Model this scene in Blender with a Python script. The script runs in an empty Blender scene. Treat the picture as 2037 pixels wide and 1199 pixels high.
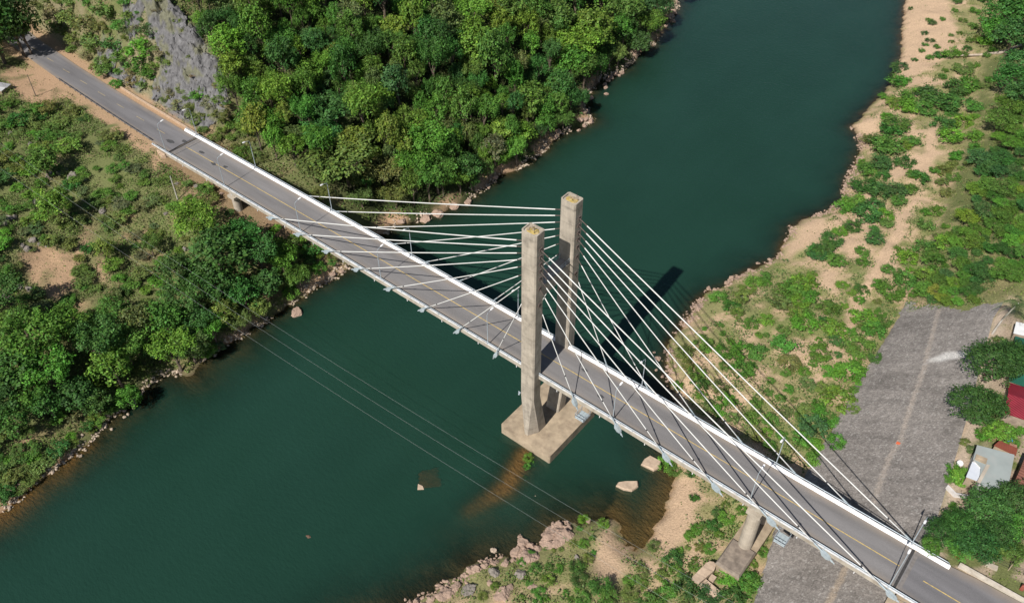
import bpy, bmesh, math, random
import numpy as np
from mathutils import Matrix, Vector
S = bpy.context.scene
COL = S.collection
# ---------------- camera, world, sun, exposure ----------------
cam = bpy.data.cameras.new("camera"); camo = bpy.data.objects.new("camera", cam); COL.objects.link(camo)
cr = Vector((0.7762385, 0.6304220, -0.0046794)); cu = Vector((-0.4319910, 0.5372872, 0.7243661)); cf = Vector((-0.4591705, 0.5602594, -0.6893996))
camo.matrix_world = Matrix(((cr.x, cu.x, -cf.x, 39.638), (cr.y, cu.y, -cf.y, -86.656), (cr.z, cu.z, -cf.z, 114.935), (0, 0, 0, 1)))
cam.sensor_width = 36; cam.lens = 36*1715.835/2037; cam.clip_start = 1; cam.clip_end = 3000
S.camera = camo
W = bpy.data.worlds.new("World"); S.world = W; W.use_nodes = True
nt = W.node_tree; nt.nodes.clear()
wo = nt.nodes.new('ShaderNodeOutputWorld'); bg = nt.nodes.new('ShaderNodeBackground'); sky = nt.nodes.new('ShaderNodeTexSky')
sky.sky_type = 'NISHITA'; sky.sun_disc = False; sky.sun_elevation = math.radians(46); sky.sun_rotation = math.radians(176); sky.altitude = 200
bg.inputs['Strength'].default_value = 0.058
nt.links.new(sky.outputs[0], bg.inputs[0]); nt.links.new(bg.outputs[0], wo.inputs[0])
sl = bpy.data.lights.new("sun", 'SUN'); sl.energy = 5.0; sl.angle = math.radians(.53); sl.color = (1, .955, .89)
so = bpy.data.objects.new("sun", sl); COL.objects.link(so)
SUN = Vector((-math.sin(math.radians(4))*math.cos(math.radians(46)), math.cos(math.radians(4))*math.cos(math.radians(46)), -math.sin(math.radians(46))))
so.rotation_euler = SUN.to_track_quat('-Z', 'Y').to_euler(); so.location = (0, -100, 150)
S.view_settings.view_transform = 'Standard'; S.view_settings.look = 'None'; S.view_settings.gamma = 1; S.view_settings.exposure = 0.3
S.cycles.max_bounces = 6; S.cycles.transparent_max_bounces = 12
# ---------- terrain: one height function used for the ground and for standing things on it ----------
WATER = -19.5
WSH = [(-96,-140),(-87.2,-78.1),(-87.7,-74.0),(-88.1,-69.3),(-88.3,-65.1),(-88.6,-62.4),(-88.9,-59.5),(-90.3,-56.0),(-91.0,-51.6),(-91.1,-48.4),(-92.2,-45.0),(-92.9,-40.3),(-91.5,-38.3),(-87.6,-36.1),(-89.5,-31.5),(-89.0,-26.0),(-88.8,-20.1),(-88.5,-14.8),(-88.1,-9.3),(-87.9,-1.6),(-87.2,6.8),(-89.0,14),(-90.7,25.4),(-86.8,30.3),(-83.8,40.2),(-82.4,44.0),(-83.0,51.1),(-83.3,56.6),(-81.8,62.2),(-80.8,67.5),(-81.6,76.3),(-82.6,83.6),(-80.5,90.3),(-79.8,96.7),(-83.0,98.7),(-88.2,103.6),(-91.0,116.7),(-89.0,126.2),(-91.3,137.0),(-90.6,146.3),(-93.7,157.5),(-98.3,173.3),(-103.7,184.6),(-125,240),(-160,330)]
ESH = [(-90,330),(-39.9,235.3),(-33.8,214.7),(-24.7,190.1),(-20.3,171.2),(-19.9,152.7),(-20.0,140.4),(-13.6,132.3),(-11.3,121.7),(-10.6,116.3),(-7.8,107.1),(-8.1,98.7),(-11.7,91.9),(-12.8,87.1),(-11.2,79.7),(-10.1,73.4),(-13.5,63.7),(-14.6,58.4),(-16.9,53.3),(-17.0,46.8),(-15.9,40.6),(-14.9,32.6),(-13.0,28.6),(-9.3,24.5),(-5,19),(-1.5,12.5),(1.4,8.0),(4.4,3.9),(5.6,-0.7),(6.4,-5.4),(6.8,-8.4),(7.2,-9.9),(6.6,-13.0),(4.4,-12.8),(1.8,-10.5),(-0.7,-9.6),(-2.9,-12.3),(-4.3,-15.0),(-6.0,-15.7),(-7.2,-17.7),(-7.1,-20.9),(-7.9,-23.4),(-9.0,-25.5),(-11.4,-29.4),(-14.2,-32.8),(-13.6,-35.4),(-15.3,-38.5),(-16.1,-41.4),(-17.4,-44.2),(-30,-75),(-45,-140)]
RIVER = np.array(WSH + ESH, float)
def hash2(ix, iy, s):
    h = (ix * 374761393 + iy * 668265263 + s * 1442695041) & 0xffffffff
    h = ((h ^ (h >> 13)) * 1274126177) & 0xffffffff
    return ((h ^ (h >> 16)) & 0xffff) / 65535.0
def vnoise(x, y, s=0):
    ix = np.floor(x).astype(np.int64); iy = np.floor(y).astype(np.int64)
    fx = x - ix; fy = y - iy
    fx = fx*fx*(3-2*fx); fy = fy*fy*(3-2*fy)
    a = hash2(ix, iy, s); b = hash2(ix+1, iy, s); c = hash2(ix, iy+1, s); d = hash2(ix+1, iy+1, s)
    return (a*(1-fx)+b*fx)*(1-fy) + (c*(1-fx)+d*fx)*fy
def fbm(x, y, s=0, o=4):
    v = 0; a = .5; t = 0
    for k in range(o):
        v = v + a*vnoise(x, y, s+k*17); t += a; a *= .5; x = x*2.03+7.1; y = y*2.03-3.7
    return v/t
def sst(a, b, x):
    t = np.clip((x-a)/(b-a), 0, 1); return t*t*(3-2*t)
def poly_dist(P, x, y, closed=True):
    n = len(P); best = np.full(x.shape, 1e9)
    for i in range(n if closed else n-1):
        a = P[i]; b = P[(i+1) % n]; d = b-a; L = max(d@d, 1e-9)
        t = np.clip(((x-a[0])*d[0]+(y-a[1])*d[1])/L, 0, 1)
        best = np.minimum(best, (x-a[0]-t*d[0])**2+(y-a[1]-t*d[1])**2)
    return np.sqrt(best)
def inside(P, x, y):
    r = np.zeros(x.shape, bool); n = len(P)
    for i in range(n):
        x0, y0 = P[i]; x1, y1 = P[(i+1) % n]
        if y0 == y1: continue
        c = ((y0 > y) != (y1 > y)) & (x < (x1-x0)*(y-y0)/(y1-y0)+x0)
        r ^= c
    return r
def shore_sd(x, y):
    d = poly_dist(RIVER, x, y)
    s = np.where(inside(RIVER, x, y), -d, d)
    return s + (1.5*(fbm(x*.35, y*.35, 5, 3)-.5) + 1.6*(fbm(x*.9, y*.9, 6, 2)-.5))*np.exp(-np.abs(s)/3.5)
def road_y(x):
    return np.interp(x, [-300,-250,-215,-190,-160,-134,200], [15,8,3.6,1.9,.7,0,0])
def deck_z(x):      # road surface along the bridge
    return np.where(x > -134, -0.01207611*x-7.4875e-05*x*x-1.0, -0.73)
def toe_x(y):
    return np.interp(y, [-60,-12,3,41,67,100,143,200,260,330], [33,27.3,23.6,21.4,20.6,16,9,-4,-15,-40])
def crest_x(y):
    return np.interp(y, [-60,-20,0,15,36,63,100,200], [52,46.5,45,43.5,40.7,36.6,38,30])
SANDBAR = np.array([(-21.5,-8.5),(-20.5,-12.5),(-19.5,-16.5),(-20.5,-21),(-21.5,-24.5)], float)
def height(x, y):
    x = np.asarray(x, float); y = np.asarray(y, float)
    d = shore_sd(x, y)
    west = x < np.interp(y, [-140,0,100,200,330], [-70,-45,-48,-70,-125])
    dd = np.maximum(d, 0)
    zN = np.interp(dd, [0,2,6,16,33,60,90,130,220], [-19.5,-18,-15,-8,2.5,15,24,30,38])
    zS = np.interp(dd, [0,3,10,25,45,70,110,200], [-19.5,-18.3,-15.8,-12,-6,-1.7,1.2,3])
    zB = np.interp(dd, [0,6,14,22,32,44,50,300], [-19.5,-16.2,-10.8,-6.6,-4.2,-2.4,-1.0,-.97])
    ry = y - road_y(x)
    wS = sst(-6, -26, ry); wN = np.where(x < -133, sst(6.5, 20, ry), sst(9, 26, ry))
    zw = zB*(1-wS)*(1-wN) + zS*wS + zN*wN
    rough = fbm(x*.11, y*.11, 9, 4)-.5
    amp = 4.2*sst(2, 20, dd)*np.maximum(wS, wN)
    zw = zw + rough*amp
    # rough limestone face above the road
    cl = wN*sst(-118, -136, x)*sst(30, 20, ry)
    zw = zw + cl*2.6*(np.abs(fbm(x*.22, y*.22, 31, 4)-.5)*2-.25)
    # east bank
    zf = np.interp(dd, [0,1.2,4,15,40,80], [-19.5,-18.7,-17.3,-15.7,-14.8,-14.6])
    zf = zf + (fbm(x*.16, y*.16, 3, 4)-.5)*1.5*sst(1, 8, dd)
    tx = toe_x(y); cx = crest_x(y)
    t = np.clip((x-tx)/(cx-tx), 0, 1.0)
    nat = sst(66, 84, y)
    up = -14.6+12.3*t + nat*(8*sst(.9, 3.0, (x-tx)/(cx-tx)) + (fbm(x*.13, y*.13, 12, 3)-.5)*3*sst(0, .5, t))
    ze = np.where(x > tx, np.maximum(up, np.where(nat > 0.5, zf, -99)), zf)
    z = np.where(west, zw, ze)
    # river bed
    k = np.maximum(-d, 0)
    bedw = np.where(y < -18, np.interp(k, [0,2,5,10,20], [0,.28,.8,2.0,6]), np.interp(k, [0,2,5,10,20], [0,.5,1.5,3.6,7]))
    bede = np.where(y > 25, np.interp(k, [0,1.5,4,9,20], [0,.5,1.5,3.2,7]), np.interp(k, [0,3,8,14,24], [0,.35,1.3,3.0,7]))
    bed = np.where(west, bedw, bede) * (0.75+.6*fbm(x*.2, y*.2, 21, 3))
    sb = poly_dist(SANDBAR, x, y, False)
    bed = np.minimum(bed, .14 + .36*np.maximum(sb-.7, 0)**1.15 + .7*sst(-15, -26, y))
    pool = inside(POOL, x, y)
    bed = np.where(pool, np.minimum(bed, .06+.16*k), bed)
    z = np.where(d < 0, WATER-.03-bed, z)
    return z
POOL = np.array([(1,8),(7.5,3),(8,-14),(2,-13),(-2,-9),(-3,-4)], float)

FOREST = [(-101.7,23.1,8.15,12.2,2,4),(-106.3,16.7,4.39,7.0,2,4),(-96.9,29.6,5.4,8.6,2,4),(-92.4,28.8,3.8,6.1,2,4),(-111.6,29.8,6.79,10.9,2,5),(-116.5,25.2,3.89,8.9,2,5),(-111.3,24.5,4.81,7.7,2,5),(-105.1,28.2,4.47,10.3,1,3),(-92.9,42.0,5.47,12.6,2,2),(-92.3,36.5,4.46,10.3,2,1),(-84.6,48.4,4.56,10.5,1,0),(-87.9,39.8,4.79,11.0,2,1),(-84.6,44.4,2.91,6.7,2,2),(-84.9,58.7,4.02,9.2,0,6),(-88.5,79.3,4.96,11.4,0,2),(-96.4,111.2,7.46,13.4,2,2),(-97.2,120.0,6.43,14.8,0,2),(-92.5,103.5,5.36,12.3,0,1),(-95.8,137.5,6.74,15.5,2,1),(-92.3,144.6,4.73,10.9,2,1),(-95.3,155.2,5.32,12.2,0,5),(-90.0,135.5,4.19,9.6,1,5),(-90.7,125.3,3.27,7.5,2,4),(-94.8,133.6,4.6,10.6,0,0),(-112.9,83.1,5.14,11.8,2,2),(-109.7,78.1,4.33,10.0,0,2),(-112.0,95.0,6.08,14.0,1,1),(-121.3,60.2,4.23,9.7,1,3),(-124.2,42.2,3.41,7.8,1,3),(-133.3,33.3,4.1,9.4,2,1),(-137.6,20.6,4.69,10.8,0,2),(-133.1,18.5,3.98,9.2,1,2),(-125.6,15.3,3.92,9.0,0,1),(-119.7,16.4,3.86,8.9,2,1),(-115.7,73.8,5.04,11.6,0,4),(-127.9,52.7,4.2,9.7,2,6),(-87.1,64.6,4.09,9.4,1,3),(-88.5,90.8,4.39,10.1,1,0),(-83.4,78.5,3.54,8.1,1,1),(-83.4,69.6,4.13,9.5,1,2),(-101.8,14.1,2.49,4.0,2,4),(-96.6,21.9,3.14,5.0,2,4),(-138.6,41.7,4.19,14.1,2,1),(-91.0,35.1,3.07,8.7,4,2),(-135.9,29.6,3.83,13.8,0,1),(-112.7,119.3,3.72,11.4,3,0),(-91.5,62.2,4.22,11.8,2,1),(-126.9,63.5,5.29,15.5,2,0),(-141.1,32.8,4.01,16.5,4,4),(-92.6,71.0,2.8,6.7,4,2),(-104.5,50.7,2.57,7.9,4,1),(-150.3,23.6,4.11,13.9,2,4),(-104.9,162.0,4.75,15.1,4,3),(-111.5,136.9,4.13,15.6,1,0),(-131.4,31.6,2.3,8.0,1,1),(-123.4,48.3,4.03,13.5,4,1),(-102.3,70.1,3.95,9.7,2,1),(-106.5,46.3,3.88,14.3,1,5),(-119.8,42.9,2.92,12.2,3,1),(-104.6,134.3,4.01,14.6,1,1),(-99.6,35.1,3.48,14.5,1,3),(-89.7,47.0,3.21,11.2,1,1),(-107.1,141.7,3.36,12.1,0,0),(-147.8,41.9,4.39,18.5,4,1),(-122.2,31.9,4.08,10.6,1,1),(-116.5,47.6,3.84,12.5,2,0),(-85.6,86.7,3.41,8.8,0,1),(-146.4,35.4,2.17,6.4,3,2),(-112.7,90.7,3.17,11.9,4,3),(-100.2,87.5,2.22,6.0,1,2),(-106.0,39.1,2.23,8.4,1,3),(-112.7,55.6,3.56,12.2,0,1),(-93.3,52.9,2.69,8.3,1,5),(-104.8,111.2,5.68,14.0,1,1),(-150.3,38.1,3.96,16.1,2,2),(-111.5,70.1,3.17,9.9,4,5),(-123.5,25.7,2.9,8.6,3,1),(-121.5,96.8,2.78,10.7,3,3),(-101.7,103.6,2.59,10.8,4,2),(-104.2,75.7,5.17,13.0,0,2),(-101.6,38.0,3.55,9.7,4,3),(-91.6,51.6,2.0,8.5,3,2),(-89.5,105.1,3.7,13.4,2,1),(-107.4,42.8,2.69,8.8,0,2),(-111.2,65.1,3.83,15.0,3,0),(-100.1,41.8,1.91,6.7,2,3),(-98.3,48.4,2.02,6.7,2,4),(-127.3,28.0,3.64,14.1,3,0),(-110.7,40.5,2.28,8.9,2,1),(-102.3,43.4,2.66,7.7,4,2),(-129.1,23.8,1.9,5.5,4,4),(-98.3,34.5,2.14,7.8,1,4),(-138.2,24.8,1.98,8.5,0,0),(-115.8,39.0,1.91,6.1,3,2),(-98.9,104.8,2.96,8.7,4,2),(-131.8,68.9,4.88,19.2,0,4),(-110.1,106.3,5.31,12.7,3,1),(-97.9,90.0,2.14,5.9,4,4),(-135.8,48.2,2.14,8.1,3,2),(-148.8,28.8,3.96,9.7,4,4),(-104.1,32.2,1.96,6.4,2,3),(-102.9,84.8,3.39,13.4,4,1),(-121.0,21.6,3.56,14.1,2,3),(-128.2,18.2,3.4,10.4,3,1),(-125.2,67.9,2.86,7.3,2,1),(-146.9,23.2,2.23,7.8,3,0),(-102.9,109.9,3.24,13.3,1,1),(-120.8,12.7,3.47,12.9,1,3),(-113.8,46.2,2.74,9.5,0,1),(-81.9,64.1,3.01,8.8,2,2),(-90.5,60.1,2.63,6.3,3,2),(-123.6,88.5,2.64,6.3,1,1),(-122.8,46.5,2.12,7.3,4,4),(-95.5,74.4,2.02,5.2,1,1),(-123.0,68.3,2.11,5.9,3,0),(-118.3,37.2,1.9,7.1,3,1),(-106.4,59.7,4.02,16.1,2,0),(-111.5,42.8,2.5,10.4,1,4),(-106.8,67.5,3.45,12.3,4,0),(-118.6,20.0,2.42,10.0,4,3),(-82.7,95.0,2.4,7.7,1,5),(-107.8,54.6,2.53,9.4,4,1),(-126.4,96.0,3.13,12.8,2,2),(-134.9,49.8,3.87,13.8,2,3),(-122.4,73.1,4.01,14.5,2,2),(-146.1,27.3,2.14,8.9,2,5),(-93.3,119.5,2.52,7.8,4,1),(-86.8,40.3,2.39,7.3,4,1),(-125.8,80.8,3.31,11.8,1,1),(-101.7,169.7,6.13,20.7,3,1),(-130.7,23.1,2.5,7.5,3,2),(-114.3,19.0,2.74,6.9,0,4),(-103.3,145.7,4.59,14.2,2,2),(-128.9,32.7,2.06,6.3,0,1),(-105.8,122.7,3.82,15.2,0,0),(-123.1,40.7,1.96,7.7,0,1),(-118.0,64.9,3.81,15.3,1,2),(-143.5,42.1,3.48,13.1,3,1),(-108.3,127.9,4.56,12.4,1,1),(-102.1,95.4,3.07,9.7,0,2),(-118.9,112.8,3.05,10.7,3,1),(-142.4,49.1,3.08,9.1,1,0),(-118.2,122.0,2.94,10.6,1,0),(-135.5,59.0,2.97,9.2,1,3),(-83.4,59.5,2.46,8.0,1,1),(-125.4,21.5,2.57,9.5,3,2),(-132.4,40.9,2.75,6.6,1,5),(-128.5,45.4,2.5,6.8,3,0),(-108.1,95.0,3.51,10.6,2,3),(-146.4,46.0,2.82,9.2,2,0),(-96.6,68.5,2.2,5.3,4,2),(-107.9,20.2,3.53,10.6,2,1),(-130.7,36.4,2.16,7.5,0,2),(-99.2,63.0,3.45,8.7,2,0),(-131.1,20.7,2.43,5.7,1,2),(-116.2,13.5,2.81,10.0,1,2),(-83.6,47.7,1.92,5.8,0,0),(-133.0,18.3,1.92,4.6,2,1),(-96.4,62.6,3.08,10.3,3,2),(-99.9,45.9,2.88,7.7,0,3),(-98.7,51.8,3.34,11.0,4,1),(-98.4,25.2,2.38,6.3,2,0),(-112.9,127.7,3.64,10.6,4,0),(-116.0,116.6,2.51,7.2,1,0),(-84.4,91.6,2.61,7.8,0,0),(-155.0,33.0,3.66,14.3,1,2),(-139.5,54.0,3.79,10.0,4,0),(-121.4,55.0,2.5,7.7,3,5),(-93.5,57.2,3.73,15.3,4,2),(-104.8,104.2,2.34,8.5,0,4),(-89.8,72.3,2.54,10.7,4,5),(-117.4,39.0,3.87,15.0,3,0),(-121.1,106.0,2.86,12.1,4,2),(-117.7,70.1,2.53,8.1,3,1),(-103.5,64.8,2.03,4.8,2,0),(-147.8,33.2,2.67,6.6,0,4),(-102.5,49.5,2.0,8.4,0,1),(-91.0,114.4,3.09,9.9,0,0),(-152.2,35.1,2.02,7.5,0,3),(-130.8,49.2,2.52,10.3,1,1),(-132.0,16.1,2.82,12.0,2,1),(-96.5,82.0,3.67,11.6,2,4),(-98.0,74.9,5.19,19.6,0,1),(-130.8,59.8,3.46,10.5,0,2),(-105.3,96.3,3.4,13.4,3,3),(-116.3,58.7,2.36,9.7,1,1),(-159.1,30.9,3.16,10.4,0,0),(-133.0,28.3,2.26,8.6,1,1),(-110.2,103.3,2.44,9.3,1,4),(-103.6,58.9,2.66,8.9,3,0),(-140.7,51.7,2.24,8.6,4,3),(-136.1,42.9,2.28,9.5,4,1),(-121.1,32.0,2.21,8.2,0,1),(-125.5,59.4,2.2,5.4,1,2),(-110.8,74.4,2.34,8.1,1,0),(-100.0,22.8,1.98,6.2,0,4),(-94.1,32.0,2.25,9.4,4,1),(-120.6,71.1,2.39,8.8,2,1),(-106.7,34.1,4.41,16.6,2,3),(-127.3,72.3,4.63,12.7,4,2),(-108.7,24.8,2.41,8.2,1,2),(-112.4,61.8,2.11,6.1,2,5),(-105.8,34.8,1.88,6.1,0,3),(-95.0,122.6,3.75,9.6,4,1),(-148.4,50.3,2.22,9.5,3,2),(-119.5,60.1,2.31,5.7,0,0),(-93.8,130.4,3.28,12.7,4,1),(-109.1,85.3,2.21,6.0,4,2),(-86.8,81.5,3.3,9.6,1,1),(-110.2,58.7,2.53,6.2,1,0),(-84.9,56.3,2.39,9.2,3,2),(-87.8,36.2,3.16,11.4,2,1),(-114.5,61.8,2.54,8.4,3,0),(-133.1,23.2,2.34,6.6,1,1),(-101.6,57.8,2.51,10.2,0,1),(-111.4,15.2,3.49,9.2,4,2),(-107.3,72.6,2.02,8.2,0,1),(-137.9,65.1,2.34,5.7,3,3),(-94.7,79.1,2.81,12.1,0,1),(-126.8,89.3,3.01,11.7,3,1),(-137.9,19.5,2.37,8.5,1,4),(-98.9,57.5,2.0,7.3,4,2),(-114.7,68.8,2.55,10.0,4,0),(-144.2,52.4,2.55,7.7,2,3),(-111.0,48.9,1.92,4.9,4,1),(-86.6,92.3,2.81,10.5,2,0),(-111.5,92.7,2.31,5.7,3,2),(-94.2,89.0,2.95,9.7,3,5),(-137.4,46.0,2.78,8.4,1,2),(-109.5,147.7,3.43,12.3,0,1),(-138.6,38.9,2.0,5.7,1,1),(-115.7,108.4,3.24,11.2,0,5),(-96.8,98.0,2.97,11.5,2,5),(-128.0,40.0,3.36,9.9,0,5),(-114.4,74.6,2.31,7.6,1,1),(-123.6,37.5,2.49,9.0,2,2),(-89.2,88.7,2.25,7.9,0,1),(-119.2,32.9,2.04,7.0,4,5),(-108.5,106.6,2.64,10.5,3,4),(-89.5,32.5,2.91,10.5,0,1),(-115.4,42.9,1.93,5.0,2,1),(-147.6,39.6,2.78,10.6,2,2),(-89.3,56.1,1.98,7.7,3,1),(-104.5,66.5,2.67,7.7,1,0),(-107.4,152.9,2.85,7.4,4,2),(-134.9,24.2,2.74,10.6,4,0),(-133.7,47.9,2.08,5.0,3,2),(-128.5,81.1,3.55,15.0,2,2),(-139.9,47.3,2.62,9.6,4,4),(-142.5,28.6,3.19,9.3,2,5),(-124.1,55.9,2.04,8.3,0,1),(-114.2,123.8,2.86,6.8,3,0),(-112.1,37.0,2.66,9.2,0,4),(-95.4,52.5,3.33,8.1,3,4),(-126.4,24.3,1.99,8.5,4,2),(-116.1,44.3,2.13,7.3,4,2),(-126.1,13.4,2.35,5.9,4,3),(-127.6,51.0,2.54,7.6,3,2),(-115.4,22.5,3.13,12.0,2,1),(-104.6,55.2,2.22,7.8,1,0),(-109.5,30.6,2.12,5.5,3,4),(-159.5,27.2,3.1,9.6,2,2),(-91.6,122.1,2.38,8.2,0,0),(-82.6,86.0,2.75,6.8,2,1),(-136.0,54.1,2.84,12.0,4,4),(-101.7,31.4,2.58,6.2,0,3),(-99.0,60.1,2.74,6.8,3,4),(-144.7,38.4,2.65,7.0,0,1),(-82.7,75.4,2.04,6.5,4,0),(-149.0,23.0,2.36,6.0,0,2),(-88.1,76.5,2.02,6.2,4,4),(-112.1,21.4,1.94,7.4,2,2),(-85.2,65.6,2.65,11.3,3,1),(-123.4,103.3,3.42,11.9,4,4),(-135.4,66.1,2.23,8.6,2,0),(-106.1,41.7,1.85,7.7,3,0),(-120.8,36.4,2.97,7.2,3,0),(-95.7,116.4,2.33,8.1,0,1),(-114.7,65.2,2.93,11.7,0,0),(-116.1,53.4,3.94,11.7,4,1),(-112.3,52.5,2.0,7.4,3,4),(-98.8,68.4,2.52,9.5,2,0),(-83.7,54.5,2.08,6.7,4,1),(-120.6,49.5,2.92,8.4,4,1),(-106.6,87.5,3.22,13.6,1,3),(-139.3,59.9,3.1,12.6,0,0),(-120.3,28.2,2.92,12.2,3,1),(-130.6,43.2,2.36,6.5,0,1),(-108.2,39.3,2.05,7.4,4,1),(-93.5,49.4,2.13,7.6,2,1),(-98.8,72.7,2.02,6.5,3,2),(-155.7,29.5,2.75,7.5,3,3),(-93.4,67.4,2.09,5.3,1,4),(-91.2,55.6,2.93,9.0,1,4),(-96.9,37.4,2.99,10.4,4,3),(-144.1,20.4,2.39,9.9,4,0),(-101.2,82.6,2.49,10.2,3,1),(-122.0,101.8,2.23,8.8,4,3),(-94.4,85.0,2.2,6.8,3,5)]
BANK = [(-108.0,-14.4,5.2,11.4,2,2),(-99.3,-17.2,6.04,14.5,0,0),(-100.7,-10.0,4.1,9.8,2,0),(-96.1,-9.3,4.65,11.2,2,0),(-93.4,-5.9,3.63,8.7,2,1),(-89.1,-5.1,2.92,7.0,2,1),(-91.5,-11.4,3.47,8.3,1,0),(-121.8,-31.2,2.57,6.2,1,3),(-136.7,-31.5,3.95,9.5,1,2),(-150.5,-25.9,3.88,9.3,1,2),(-120.8,-52.6,4.14,9.9,2,0),(-106.3,-56.5,5.89,14.1,2,1),(-103.3,-61.4,5.27,12.7,1,0),(-100.4,-56.2,4.7,11.3,2,1),(-99.2,-47.3,5.28,12.7,2,5),(-94.2,-48.0,4.67,11.2,1,2),(-104.9,-46.6,3.97,9.5,1,1),(-94.0,-56.1,3.83,9.2,1,0),(-99.9,-37.6,4.25,10.2,0,4),(-96.5,-33.9,4.22,10.1,0,1),(-97.0,-28.2,4.54,10.9,2,5),(-92.8,-29.1,3.66,8.8,2,0),(-90.3,-37.2,4.41,10.6,2,2),(-89.7,-33.9,3.44,8.3,2,4),(-90.8,-27.8,3.26,7.8,2,1),(-91.8,-23.2,3.4,8.2,1,4),(-88.8,-21.9,2.61,6.3,2,4),(-97.8,-42.9,3.92,9.4,2,2),(-91.9,-54.2,3.28,7.9,1,0),(-96.3,-60.9,3.29,7.9,0,0),(-96.9,-67.3,3.28,7.9,0,0),(-91.7,-18.0,3.99,9.6,0,5),(-89.1,-16.8,2.74,6.6,1,4),(-95.8,-20.3,4.58,11.0,1,0),(-105.4,-24.2,4.09,9.8,1,0),(-101.5,-21.9,3.49,8.4,2,0),(-89.3,-49.1,2.73,6.6,1,1),(-94.9,-38.8,2.53,6.1,2,0),(-99.1,-62.5,3.31,7.9,2,1),(-100.9,-66.0,3.86,9.3,1,0),(-109.8,-47.8,3.46,8.3,0,1),(-106.1,-39.2,3.17,7.6,0,1),(-115.8,-23.4,2.42,5.8,2,1),(-115.6,-53.9,3.51,8.4,1,1)]
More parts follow.
